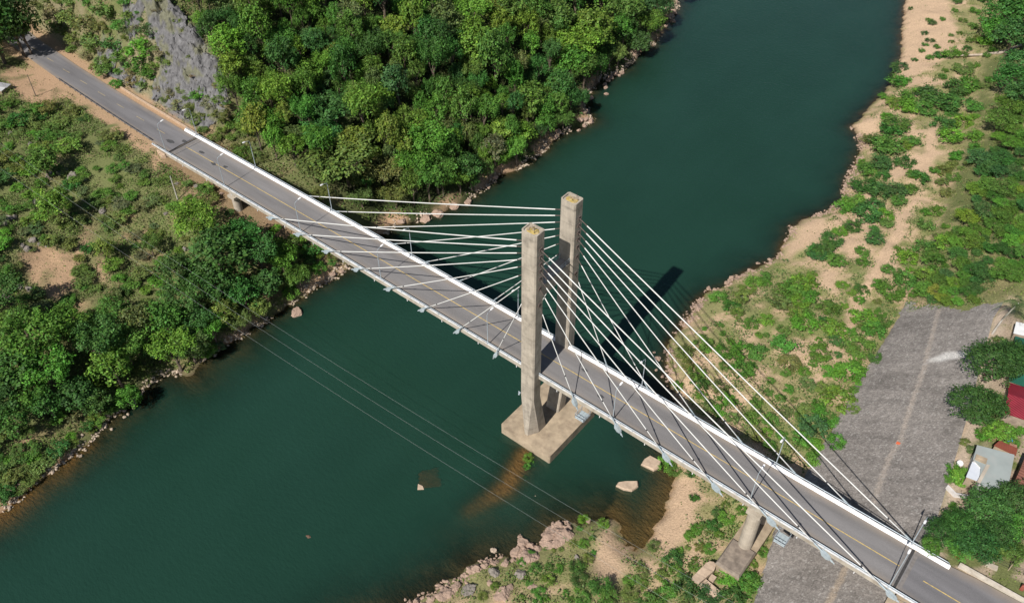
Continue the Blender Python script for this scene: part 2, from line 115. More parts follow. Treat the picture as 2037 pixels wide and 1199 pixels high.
WESTSHRUB = [(-117.8,-37.3,1.44,1.4,2,4),(-115.7,-32.6,1.65,1.7,2,1),(-112.5,-31.0,1.66,1.5,1,1),(-131.1,-13.2,1.28,1.2,1,2),(-97.4,-72.0,1.46,1.3,3,4),(-132.7,-11.6,1.51,1.5,2,1),(-125.8,-35.0,1.17,1.2,1,4),(-121.0,-37.4,2.07,2.1,3,4),(-150.5,-11.7,0.97,1.0,1,6),(-115.3,-49.9,0.98,1.0,3,1),(-107.0,-8.0,1.94,1.8,3,1),(-128.7,-22.8,1.96,2.0,1,4),(-119.3,-31.3,2.04,2.4,3,2),(-157.2,-13.5,1.25,1.5,3,4),(-116.6,-15.5,1.34,1.4,2,2),(-119.4,-39.3,1.23,1.2,1,1),(-125.0,-59.8,1.88,2.1,0,4),(-169.8,-21.5,1.63,1.5,0,4),(-124.5,-13.4,1.09,1.3,3,4),(-96.6,-66.4,1.37,1.4,3,4),(-157.7,-15.3,1.25,1.5,0,1),(-144.5,-21.6,2.23,2.0,3,1),(-165.7,-12.6,1.83,2.0,1,4),(-95.0,-58.2,1.36,1.4,1,6),(-113.4,-66.1,1.32,1.3,2,1),(-147.1,-28.2,0.82,0.9,3,4),(-124.1,-49.5,1.23,1.2,3,1),(-157.5,-29.5,2.16,2.2,3,4),(-118.7,-5.9,1.91,1.6,1,1),(-126.9,-13.7,0.85,1.0,3,4),(-137.8,-16.7,1.31,1.2,2,1),(-138.7,-37.0,1.5,1.8,3,6),(-105.6,-5.4,1.35,1.2,3,1),(-110.2,-14.9,1.41,1.4,3,4),(-139.1,-39.1,1.32,1.2,1,6),(-117.1,-57.3,2.25,2.5,0,4),(-169.6,-17.9,1.71,2.0,2,4),(-150.8,-28.0,1.44,1.3,0,2),(-97.6,-1.5,1.52,1.5,3,1),(-136.1,-12.5,1.74,1.5,3,6),(-183.9,-16.5,1.11,1.2,3,4),(-114.1,-62.2,1.51,1.5,2,1),(-118.8,-42.3,1.09,1.2,3,1),(-159.7,-28.0,1.43,1.6,1,2),(-131.3,-54.4,1.23,1.2,2,1),(-142.0,-12.3,1.12,1.2,3,4),(-126.0,-32.8,1.59,1.7,1,0),(-120.1,-19.8,1.75,1.5,3,4),(-141.5,-41.5,1.24,1.2,3,1),(-142.1,-45.0,1.74,2.1,0,4),(-109.9,-5.9,1.23,1.1,3,0),(-94.9,-69.5,1.22,1.1,1,4),(-112.4,-63.1,1.37,1.2,2,2),(-98.7,-23.5,1.03,1.1,0,4),(-174.4,-19.3,2.52,2.4,0,0),(-137.0,-25.0,1.38,1.5,0,4),(-149.1,-42.4,1.21,1.2,1,4),(-151.0,-25.1,0.99,1.1,1,1),(-98.9,-14.1,1.38,1.3,0,4),(-117.1,-25.7,1.25,1.5,3,6),(-133.9,-40.9,0.83,0.8,1,6),(-93.1,-76.3,1.51,1.6,1,4),(-145.8,-26.4,1.41,1.4,0,4),(-95.1,-13.0,1.49,1.7,1,4),(-120.8,-47.3,1.22,1.3,2,6),(-114.5,-58.3,0.74,0.7,0,1),(-113.5,-16.3,1.1,1.1,2,4),(-155.3,-28.3,2.1,2.1,0,2),(-97.8,-74.6,1.99,2.0,1,1),(-135.8,-32.4,1.12,1.2,2,4),(-174.1,-11.9,2.81,2.6,3,4),(-131.5,-50.1,2.47,2.8,3,1),(-140.8,-43.1,1.43,1.4,2,2),(-173.0,-28.1,1.34,1.2,0,6),(-140.1,-15.4,1.42,1.5,3,1),(-93.6,2.1,1.1,1.2,2,4),(-100.6,-69.7,1.16,1.2,3,4),(-129.3,-24.9,1.72,1.7,0,4),(-128.2,-9.2,0.86,1.0,1,4),(-123.2,-36.9,1.71,1.5,3,1),(-152.7,-32.7,1.56,1.6,3,2),(-141.4,-36.9,2.04,2.4,0,2),(-129.4,-11.0,1.06,1.0,2,4),(-95.0,-77.9,1.76,1.6,3,4),(-98.2,1.7,1.49,1.4,2,1),(-164.2,-30.5,1.09,1.3,1,1),(-132.1,-24.6,1.43,1.2,0,4),(-130.6,-17.1,1.43,1.7,1,1),(-123.3,-7.0,1.26,1.3,2,4),(-96.9,-9.5,0.9,1.0,0,4),(-96.9,-50.6,1.36,1.4,0,1),(-164.2,-18.5,2.2,2.4,0,1),(-89.9,-30.4,1.81,1.9,1,2),(-136.5,-21.0,1.95,2.1,3,1),(-138.0,-28.6,0.79,0.7,0,1),(-101.1,-37.7,0.78,0.8,2,1),(-146.2,-20.1,1.2,1.1,2,1),(-175.0,-21.5,1.82,1.6,0,1),(-136.1,-50.9,1.69,1.8,3,4),(-112.8,-33.7,1.53,1.6,0,0),(-95.2,-72.9,1.16,1.3,3,0),(-143.3,-34.4,1.06,1.1,0,1),(-151.0,-37.5,1.28,1.3,2,1),(-107.1,-32.6,1.52,1.7,2,4),(-93.9,-74.5,0.95,1.1,0,4),(-112.3,-28.4,1.93,2.2,1,4),(-91.8,-74.5,1.9,1.9,2,4),(-140.0,-27.4,1.17,1.0,2,4),(-175.9,-23.8,1.93,2.2,1,4),(-92.0,-51.6,1.87,1.7,1,1),(-107.0,-51.9,0.84,0.8,2,6),(-126.1,-15.2,1.94,2.0,2,6),(-109.4,-63.9,1.58,1.5,2,4),(-92.9,-68.6,2.15,1.8,3,1),(-95.0,1.9,1.02,0.9,3,1),(-132.3,-35.2,1.03,1.1,1,4),(-143.7,-17.4,1.0,0.9,2,1),(-91.8,-69.9,0.99,0.9,2,4),(-130.5,-48.3,1.67,1.4,3,4),(-141.1,-33.4,2.05,1.9,0,2),(-131.2,-20.0,1.92,1.9,3,6),(-126.0,-58.0,2.34,2.3,3,6),(-121.4,-55.5,1.79,1.7,3,1),(-161.4,-32.8,1.43,1.7,1,6),(-95.6,-30.9,1.55,1.7,0,4),(-161.4,-29.3,1.94,2.0,2,4),(-98.2,-70.1,1.9,2.2,1,4),(-140.9,-23.4,1.38,1.4,3,6),(-146.5,-11.5,1.76,1.8,1,1),(-154.9,-39.7,1.18,1.4,2,0),(-93.6,-1.0,0.73,0.7,2,4),(-138.4,-13.1,1.31,1.5,3,1),(-119.3,-9.7,1.27,1.2,3,2),(-122.7,-22.5,1.29,1.5,0,6),(-161.5,-15.9,1.38,1.5,1,1),(-89.7,-28.4,1.51,1.4,0,6),(-93.4,-72.0,1.72,1.7,3,4),(-134.6,-47.4,1.21,1.2,3,0),(-161.5,-18.3,1.09,1.1,1,1),(-144.5,-41.5,1.78,1.6,3,6),(-159.8,-21.3,2.04,1.8,0,4),(-129.6,-34.3,2.07,1.9,2,4),(-136.9,-52.7,1.49,1.4,0,4),(-92.7,-19.2,1.24,1.3,3,1),(-145.1,-23.6,1.98,1.8,1,0),(-157.3,-35.6,1.66,1.5,3,4),(-115.3,-64.7,1.69,1.5,1,2),(-162.1,-22.5,1.21,1.4,0,2),(-123.1,-46.9,1.47,1.6,1,6),(-177.9,-25.4,1.37,1.6,2,4),(-145.6,-33.8,1.36,1.6,0,1),(-131.7,-45.7,1.12,1.3,3,4),(-182.7,-19.7,2.3,2.4,3,1),(-101.4,-72.9,0.98,0.9,3,4),(-116.3,-51.3,1.24,1.5,1,6),(-108.2,-12.7,1.54,1.6,0,0),(-135.1,-37.2,1.16,1.3,2,1),(-166.4,-26.7,1.5,1.3,2,1),(-178.9,-23.8,1.18,1.4,3,6),(-115.6,-6.8,2.01,2.1,3,4),(-92.4,-23.2,1.43,1.6,1,0),(-133.9,-19.2,1.01,1.1,1,1),(-107.3,-28.5,0.89,1.0,1,1),(-126.0,-46.4,0.79,0.7,1,0),(-183.0,-15.5,1.23,1.2,3,1),(-95.9,-43.1,1.2,1.3,0,4),(-132.7,-37.3,1.88,2.1,1,4),(-96.9,-58.3,1.11,1.0,1,4),(-121.2,-24.3,1.02,0.9,0,0),(-126.7,-17.8,1.92,2.0,2,6),(-93.7,-45.0,0.78,0.7,0,6),(-172.2,-14.9,1.55,1.8,3,0),(-92.6,-55.2,1.32,1.4,0,4),(-117.4,-47.8,1.55,1.4,1,1),(-146.1,-37.0,1.71,1.9,2,1),(-190.0,-21.8,1.51,1.7,2,1),(-120.7,-13.1,1.8,1.7,2,1),(-132.9,-53.2,1.64,1.6,0,0),(-134.9,-29.4,2.13,2.3,2,4),(-112.2,-19.1,1.11,1.2,0,2),(-135.7,-17.2,0.98,1.0,2,1),(-137.2,-45.1,1.97,2.3,2,2),(-108.5,-14.7,1.29,1.3,2,0),(-105.1,-32.1,1.56,1.7,2,4),(-90.8,-78.0,1.11,1.0,1,4),(-137.7,-48.0,1.89,1.7,0,4),(-136.7,-49.6,1.31,1.2,3,4),(-172.5,-18.0,2.12,2.4,1,4),(-108.6,-67.0,1.92,1.8,1,0),(-106.2,-39.6,1.25,1.2,0,1),(-170.6,-28.6,0.88,1.0,0,2),(-99.4,-37.8,0.95,0.9,1,4),(-122.1,-53.7,1.26,1.3,0,4),(-111.6,-49.7,1.68,1.6,1,1),(-158.1,-19.4,1.32,1.5,3,1),(-147.5,-31.7,1.96,2.3,3,2),(-176.2,-15.0,2.42,2.8,1,1),(-109.6,-30.2,1.34,1.3,1,2),(-181.4,-27.1,1.39,1.3,1,1),(-116.9,-11.9,2.55,3.0,3,2),(-125.2,-27.9,0.84,0.8,1,4),(-95.5,-60.6,1.28,1.5,1,2),(-167.7,-19.9,1.34,1.4,0,2),(-118.1,-44.0,2.04,2.3,0,1),(-169.1,-34.3,1.64,1.6,1,1),(-153.5,-38.4,1.21,1.2,1,6),(-135.1,-22.7,0.88,1.0,0,4),(-95.2,-48.6,0.93,1.0,2,4),(-168.1,-8.7,2.25,2.2,0,4),(-110.2,-51.9,1.04,1.1,1,4),(-121.7,-18.6,0.96,1.1,0,6),(-149.7,-8.6,2.31,2.5,1,4),(-112.8,-23.5,1.63,1.4,0,1),(-151.4,-10.4,1.16,1.2,0,4),(-104.4,-69.2,1.89,1.8,1,4),(-120.4,-58.2,0.84,0.8,3,4),(-141.7,-27.0,0.95,1.1,1,0),(-162.9,-8.5,1.22,1.1,3,0),(-148.1,-38.1,1.19,1.1,1,1),(-119.3,-49.0,1.97,2.3,0,6),(-101.0,-53.7,0.98,0.9,2,0),(-105.4,-51.5,1.35,1.2,2,4),(-101.4,-2.6,1.15,1.0,3,2),(-91.9,-28.5,1.26,1.3,2,4),(-134.2,-27.3,0.81,0.8,0,4),(-104.8,-24.3,0.86,1.0,0,2),(-132.2,-47.4,1.62,1.9,2,4),(-106.1,-61.4,0.96,1.1,3,4),(-99.5,-52.1,2.24,2.2,2,1),(-128.6,-57.3,1.69,1.6,2,4),(-134.4,-20.7,1.1,1.2,0,4),(-103.4,-59.5,1.27,1.5,0,4),(-125.1,-55.1,1.71,2.0,1,0),(-112.4,-36.2,1.72,1.9,1,4),(-97.0,-61.5,1.17,1.3,3,6),(-155.9,-36.1,0.98,0.8,1,6),(-159.2,-38.4,1.43,1.5,0,6),(-92.7,-70.5,0.67,0.6,0,4),(-109.3,-27.4,1.9,2.0,1,1),(-165.7,-15.4,2.13,1.9,2,1),(-106.3,-41.6,1.9,2.1,1,1),(-150.0,-43.4,0.83,0.9,0,1),(-147.6,-44.2,1.5,1.6,3,1),(-165.3,-36.3,0.86,1.0,2,1),(-139.6,-49.9,1.33,1.5,2,4),(-107.1,-67.9,0.88,1.0,2,4),(-152.8,-18.0,2.68,3.0,1,2),(-136.7,-23.3,1.82,2.0,3,4),(-151.5,-23.0,1.14,1.0,0,1),(-187.5,-24.7,1.42,1.7,1,4),(-111.3,-41.6,1.7,1.9,1,4),(-98.1,-51.6,1.11,1.0,1,2),(-148.8,-22.6,1.55,1.7,0,4),(-176.5,-25.6,0.94,1.1,1,4),(-101.5,-0.8,1.41,1.5,1,2),(-137.5,-32.0,1.99,2.3,1,4),(-91.4,-68.2,0.73,0.7,3,1),(-144.1,-10.3,1.48,1.4,1,4),(-98.4,-62.1,0.69,0.6,0,1),(-128.6,-20.1,1.61,1.5,1,1),(-93.9,-48.8,0.93,1.0,2,4),(-156.6,-33.0,2.3,2.5,1,0),(-88.4,-76.3,1.62,2.3,2,0),(-93.1,-71.7,0.8,1.0,1,0),(-94.8,-6.8,0.84,0.9,1,2),(-99.2,-1.9,1.38,1.5,1,1),(-88.7,-70.3,1.23,1.6,0,4),(-90.6,-56.3,1.01,1.1,0,2),(-90.9,-4.4,1.75,2.5,1,2),(-95.1,-3.2,1.42,2.0,2,4),(-89.5,-71.1,0.93,1.2,2,4),(-91.2,-55.3,1.31,1.5,3,2),(-89.8,-75.0,1.46,1.7,0,0),(-89.7,4.9,1.13,1.6,3,1),(-94.1,-71.9,1.14,1.3,0,2),(-96.9,-5.3,1.72,2.4,2,0),(-89.4,-66.3,1.54,2.1,1,4),(-90.7,5.9,1.3,1.7,0,4),(-90.3,-72.9,1.57,2.2,1,4),(-97.5,0.2,2.16,2.3,2,4),(-91.6,-0.3,0.97,1.3,0,4),(-90.8,-71.1,1.26,1.4,2,4),(-89.8,-68.9,1.67,1.7,2,4),(-93.7,-70.3,0.99,1.2,3,4),(-88.3,-71.7,1.18,1.5,3,4),(-91.3,-61.1,0.96,1.1,3,2),(-96.2,-2.2,1.11,1.3,1,0),(-91.3,-58.0,1.21,1.6,1,0),(-92.7,-7.0,1.53,1.7,1,4),(-97.2,2.9,1.68,2.0,1,2),(-87.9,-74.0,0.81,1.2,1,4),(-98.4,-4.1,1.43,2.0,0,4),(-93.1,-2.6,0.92,1.0,3,2),(-93.3,0.6,1.78,2.1,2,0),(-95.6,0.7,1.3,1.7,1,2),(-89.9,-62.1,1.16,1.4,3,4),(-90.2,-57.6,0.77,0.9,3,4),(-93.0,-73.6,1.26,1.5,0,0),(-94.3,3.5,2.2,2.4,1,0),(-92.1,-68.9,1.31,1.8,2,2),(-89.7,-7.9,1.85,2.2,0,2),(-90.5,1.3,1.7,2.2,0,1),(-91.4,-67.7,0.94,1.1,2,2),(-91.7,-51.6,0.9,0.9,3,1),(-92.4,4.0,1.48,1.8,2,2),(-90.2,-64.3,1.67,2.3,1,0),(-91.8,-8.6,1.27,1.6,1,4),(-88.0,-72.9,1.04,1.4,0,4)]
ROADSCRUB = [(-165.1,13.4,3.8,4.6,0,2),(-166.2,11.4,3.32,4.0,0,1),(-178.5,12.1,2.76,3.3,1,5),(-174.8,11.2,2.28,2.7,1,1),(-163.9,15.8,2.47,3.0,0,0),(-183.2,14.8,3.86,4.6,1,4),(-190.8,13.2,3.65,4.4,0,4),(-200.6,13.3,3.28,3.9,0,4),(-188.4,11.8,3.16,3.8,0,4),(-197.6,11.1,2.94,3.5,3,4),(-209.8,13.2,3.04,3.7,3,7),(-173.9,9.6,1.82,2.2,2,1),(-206.4,11.6,2.85,3.4,3,4),(-172.4,16.0,2.09,2.5,2,4),(-167.5,8.7,1.78,2.0,1,7),(-142.8,10.1,1.68,1.8,2,4),(-184.2,13.6,2.14,2.6,0,4),(-123.1,8.8,2.1,2.4,0,1),(-173.0,15.3,1.59,2.0,0,1),(-131.1,13.0,1.64,2.1,1,1),(-205.1,11.4,1.2,1.2,1,4),(-178.9,7.7,2.62,3.5,3,4),(-129.2,10.7,1.16,1.4,1,4),(-135.6,13.8,1.61,1.8,0,4),(-118.4,11.1,1.03,1.2,3,4),(-190.2,9.2,2.03,2.6,3,7),(-222.0,14.1,2.13,2.1,1,4),(-161.9,11.2,2.32,2.5,3,1),(-125.0,12.9,1.24,1.3,0,7),(-207.6,14.7,1.52,1.6,1,4),(-197.9,9.1,1.66,2.0,2,4),(-173.2,13.7,1.38,1.4,1,4),(-156.4,13.6,1.95,2.0,3,4),(-191.0,11.1,1.52,1.4,1,4),(-193.1,15.3,2.17,2.1,2,1),(-172.2,8.5,1.16,1.1,1,1),(-138.7,7.8,1.25,1.2,1,4),(-137.9,11.7,2.02,2.2,2,7),(-138.8,13.3,1.2,1.3,2,4),(-127.8,12.6,1.47,1.9,3,4),(-133.1,11.3,1.02,1.2,2,4),(-138.3,9.9,1.17,1.5,1,4),(-133.6,11.9,1.86,1.9,3,4),(-119.5,8.2,1.18,1.4,3,4),(-122.0,12.6,1.1,1.2,3,7),(-171.5,6.2,1.85,1.8,0,1),(-180.3,10.4,1.71,2.0,1,4),(-158.5,14.2,1.41,1.6,1,7),(-151.1,10.3,1.51,1.9,3,7),(-213.1,12.2,1.59,1.7,3,4),(-215.5,14.6,1.76,2.0,0,4),(-160.5,12.4,1.8,1.7,1,4),(-183.9,9.8,1.58,2.0,3,4),(-148.0,11.3,1.08,1.3,2,7),(-201.1,14.7,2.31,2.6,2,4),(-188.2,10.7,1.22,1.6,3,4),(-174.1,16.9,1.6,1.7,1,1),(-184.9,11.5,1.34,1.6,0,7),(-152.8,8.8,1.48,1.6,3,4),(-199.1,12.8,1.17,1.5,0,4),(-141.1,9.0,1.63,1.6,1,4),(-120.2,10.7,1.43,1.7,2,4),(-132.1,7.9,1.68,1.8,0,4),(-163.8,9.4,1.69,2.0,2,4),(-141.6,12.1,1.83,2.3,1,1),(-146.9,9.2,2.21,2.2,0,7),(-171.6,12.6,1.95,2.0,0,1),(-181.6,13.6,1.17,1.5,3,4),(-172.6,14.3,1.72,2.3,3,4),(-156.6,9.9,1.4,1.7,2,7),(-170.1,10.1,1.84,2.0,1,7),(-126.5,9.3,0.95,1.0,1,4),(-176.2,14.4,2.25,2.8,2,1),(-132.6,10.9,1.55,1.9,1,4),(-145.4,10.9,1.27,1.5,3,4),(-135.9,7.6,1.4,1.4,0,4),(-136.5,10.8,1.21,1.2,2,4),(-133.0,14.3,1.32,1.5,2,4),(-180.1,15.1,1.1,1.3,2,1),(-133.1,14.1,1.11,1.4,3,4),(-217.4,13.6,1.78,2.3,3,4),(-184.6,8.0,1.52,1.7,0,4),(-160.6,14.5,1.29,1.3,0,4),(-169.1,15.1,1.78,2.2,0,7),(-167.7,16.5,1.0,0.9,0,1),(-155.9,20.0,1.37,1.5,3,4),(-155.0,12.9,0.7,0.7,0,4),(-169.1,16.9,0.81,0.9,2,1),(-160.7,11.0,1.07,1.2,1,1),(-142.0,10.3,0.86,1.0,1,4),(-151.5,9.7,1.13,1.2,3,4),(-141.2,13.4,1.3,1.4,1,4),(-163.8,14.5,1.21,1.3,1,7),(-161.1,16.7,0.72,0.8,0,4),(-134.7,12.3,0.63,0.6,3,4),(-167.1,13.7,1.02,1.0,2,1),(-148.0,11.3,1.32,1.5,3,4),(-145.1,14.0,0.89,0.9,3,7),(-133.4,13.7,1.19,1.2,3,7),(-148.0,16.4,1.21,1.2,2,4),(-153.4,19.4,1.05,1.1,2,4),(-138.4,9.3,1.07,1.2,0,4),(-162.9,21.0,1.35,1.5,3,4),(-159.5,9.7,0.89,1.0,3,4),(-155.7,14.9,0.95,1.1,3,4),(-166.5,14.9,0.7,0.6,1,4),(-157.5,13.0,0.75,0.7,2,4),(-153.8,11.7,0.77,0.7,0,7),(-161.9,11.8,0.8,0.9,0,1),(-163.1,18.6,1.08,1.0,0,7),(-156.0,18.1,0.8,0.8,0,4),(-138.0,11.1,0.62,0.7,2,4),(-136.6,13.0,0.83,0.8,0,4),(-137.8,15.3,1.12,1.2,0,7)]
ROADTREE = [(-205.6,-1.1,6.53,19.6,0,0),(-205.3,0.8,4.27,12.8,0,0),(-206.2,-6.5,7.3,21.9,1,0),(-221.0,-4.0,5.2,9.5,5,8),(-212.5,-7.0,4.2,8.0,5,8),(-230.0,-2.0,5.6,10.5,5,8),(-240.0,2.0,5.2,10.5,5,8),(-205.0,-10.5,3.8,7.0,5,0),(-236.0,-8.0,5.6,11.0,5,8),(-226.0,-8.0,5.0,10.5,5,8)]
EASTTREE = [(40.1,46.3,4.38,7.0,5,8),(42.9,50.6,3.95,6.3,5,8),(41.4,35.3,4.18,6.7,5,8),(-2.3,208.9,7.04,12.7,0,0),(3.5,193.8,6.27,11.3,0,5),(-1.6,220.2,5.82,10.5,0,1),(9.8,176.8,5.09,9.2,0,5),(11.1,168.2,4.96,8.9,0,0),(15.4,158.6,4.79,8.6,1,0),(13.9,153.1,3.94,7.1,2,1),(14.0,147.5,3.87,7.0,2,1),(-1.9,203.2,4.63,8.3,0,1),(45.1,8.0,2.52,4.0,5,8),(47.4,10.7,2.9,4.6,5,0),(49.2,16.2,3.59,5.7,5,5),(49.7,9.2,3.05,4.9,5,8),(52.1,13.4,2.94,4.7,5,8),(52.5,19.8,3.28,5.9,5,0),(54.7,15.4,2.7,4.9,2,1),(48.0,7.4,2.17,3.5,2,1),(44.7,5.5,1.55,2.8,0,1),(52.2,10.3,1.76,3.2,1,4),(55.1,11.6,1.78,3.2,0,1),(49.5,23.0,1.67,3.0,1,1),(28.4,102.2,2.09,2.7,0,1),(28.9,107.9,1.66,2.0,0,1),(31.5,78.3,2.36,2.7,3,0),(30.4,77.0,1.32,1.5,0,5),(26.9,123.0,1.82,2.2,0,0),(24.0,105.0,3.07,3.8,2,5),(34.6,84.9,1.24,1.2,0,1),(19.0,116.6,2.3,2.2,0,2),(31.9,69.7,1.29,1.3,3,1),(22.9,128.8,2.28,2.7,1,0),(24.8,114.8,3.26,3.9,2,1),(25.7,91.5,2.44,3.0,3,2),(36.7,81.0,1.51,1.7,2,1),(30.1,85.6,1.33,1.5,2,5),(30.5,97.8,1.58,1.9,1,1),(26.5,83.0,2.24,2.3,0,1),(26.9,76.4,1.87,2.1,2,2),(23.6,96.7,1.88,2.5,3,2),(26.3,71.2,1.23,1.3,2,3),(32.3,93.0,2.08,2.6,1,2),(17.9,124.8,2.22,2.5,2,5),(31.4,90.8,1.72,2.1,3,0),(23.5,134.6,1.84,2.4,2,5),(23.9,99.4,1.82,1.7,1,1),(27.3,89.2,1.34,1.7,1,5),(18.3,135.2,1.76,1.7,2,0),(27.1,94.6,1.41,1.7,1,0),(25.5,128.7,1.72,1.8,3,0),(20.9,118.1,2.68,3.3,1,1),(27.6,73.5,1.28,1.3,2,1),(26.5,105.1,1.71,1.8,2,2),(20.3,95.5,1.74,1.7,3,1),(21.8,141.8,2.77,3.4,0,1),(19.0,146.3,2.32,2.7,2,1),(28.7,114.4,1.5,1.8,3,3),(29.4,83.8,1.49,1.6,3,5),(28.9,97.4,1.71,2.2,0,1),(17.7,156.1,2.04,2.4,0,1),(24.7,73.7,1.63,1.9,2,3),(15.5,130.0,3.23,4.2,1,5),(28.7,76.7,1.21,1.4,3,1),(18.0,151.7,1.9,2.2,1,1),(22.7,123.9,2.9,3.2,3,5),(32.5,96.3,1.64,1.6,0,1),(24.4,80.4,1.65,1.8,0,5),(20.0,137.5,3.21,3.4,2,1),(24.1,78.0,1.85,2.0,0,1),(30.3,71.7,1.71,2.2,2,0),(28.8,104.6,1.85,2.1,0,1),(24.0,88.0,2.21,2.2,1,0),(27.0,100.4,2.12,2.2,2,1),(29.8,90.3,1.9,2.3,1,0),(24.0,111.4,2.2,2.5,2,0),(26.9,116.0,1.68,2.1,0,2),(21.5,102.4,2.73,3.3,2,3),(33.4,88.0,1.67,1.7,2,0),(20.6,111.9,1.61,1.8,1,5),(31.1,106.6,2.05,2.3,2,5),(20.1,131.2,2.37,3.0,2,0),(22.5,93.0,1.92,2.1,0,2),(33.1,84.9,1.6,1.8,0,1),(21.1,115.1,1.6,1.8,0,2),(29.4,110.9,1.59,1.6,2,1),(22.4,74.3,2.41,2.4,0,1),(33.5,78.2,1.7,1.9,2,1),(25.4,121.9,1.51,1.4,3,1),(35.9,87.4,2.23,2.1,2,1),(31.3,73.5,1.57,2.0,3,0),(16.1,143.3,2.06,2.3,2,2),(30.3,94.8,1.63,2.0,3,1),(36.6,84.4,1.23,1.4,1,1),(26.4,107.7,2.12,2.1,2,2),(27.8,69.5,1.45,1.5,3,2),(28.7,81.4,1.86,1.8,2,0),(21.4,98.2,1.59,1.8,0,1),(35.4,77.8,2.63,3.0,3,1),(31.9,101.7,1.94,2.1,1,2),(24.7,125.5,2.05,2.0,2,5),(19.3,126.5,2.71,2.9,0,5),(33.3,98.4,1.66,1.7,3,2),(33.9,93.9,1.27,1.4,3,2),(25.1,70.7,1.35,1.4,2,5),(31.2,99.8,1.4,1.8,2,3),(22.4,137.8,1.58,1.6,0,2),(17.6,131.6,1.78,2.1,0,5),(26.5,98.2,1.49,1.7,1,1),(29.4,69.3,1.39,1.6,1,2),(26.3,73.6,1.47,1.8,0,2),(27.8,91.8,1.5,1.6,1,5),(27.8,79.5,1.5,1.6,2,1)]
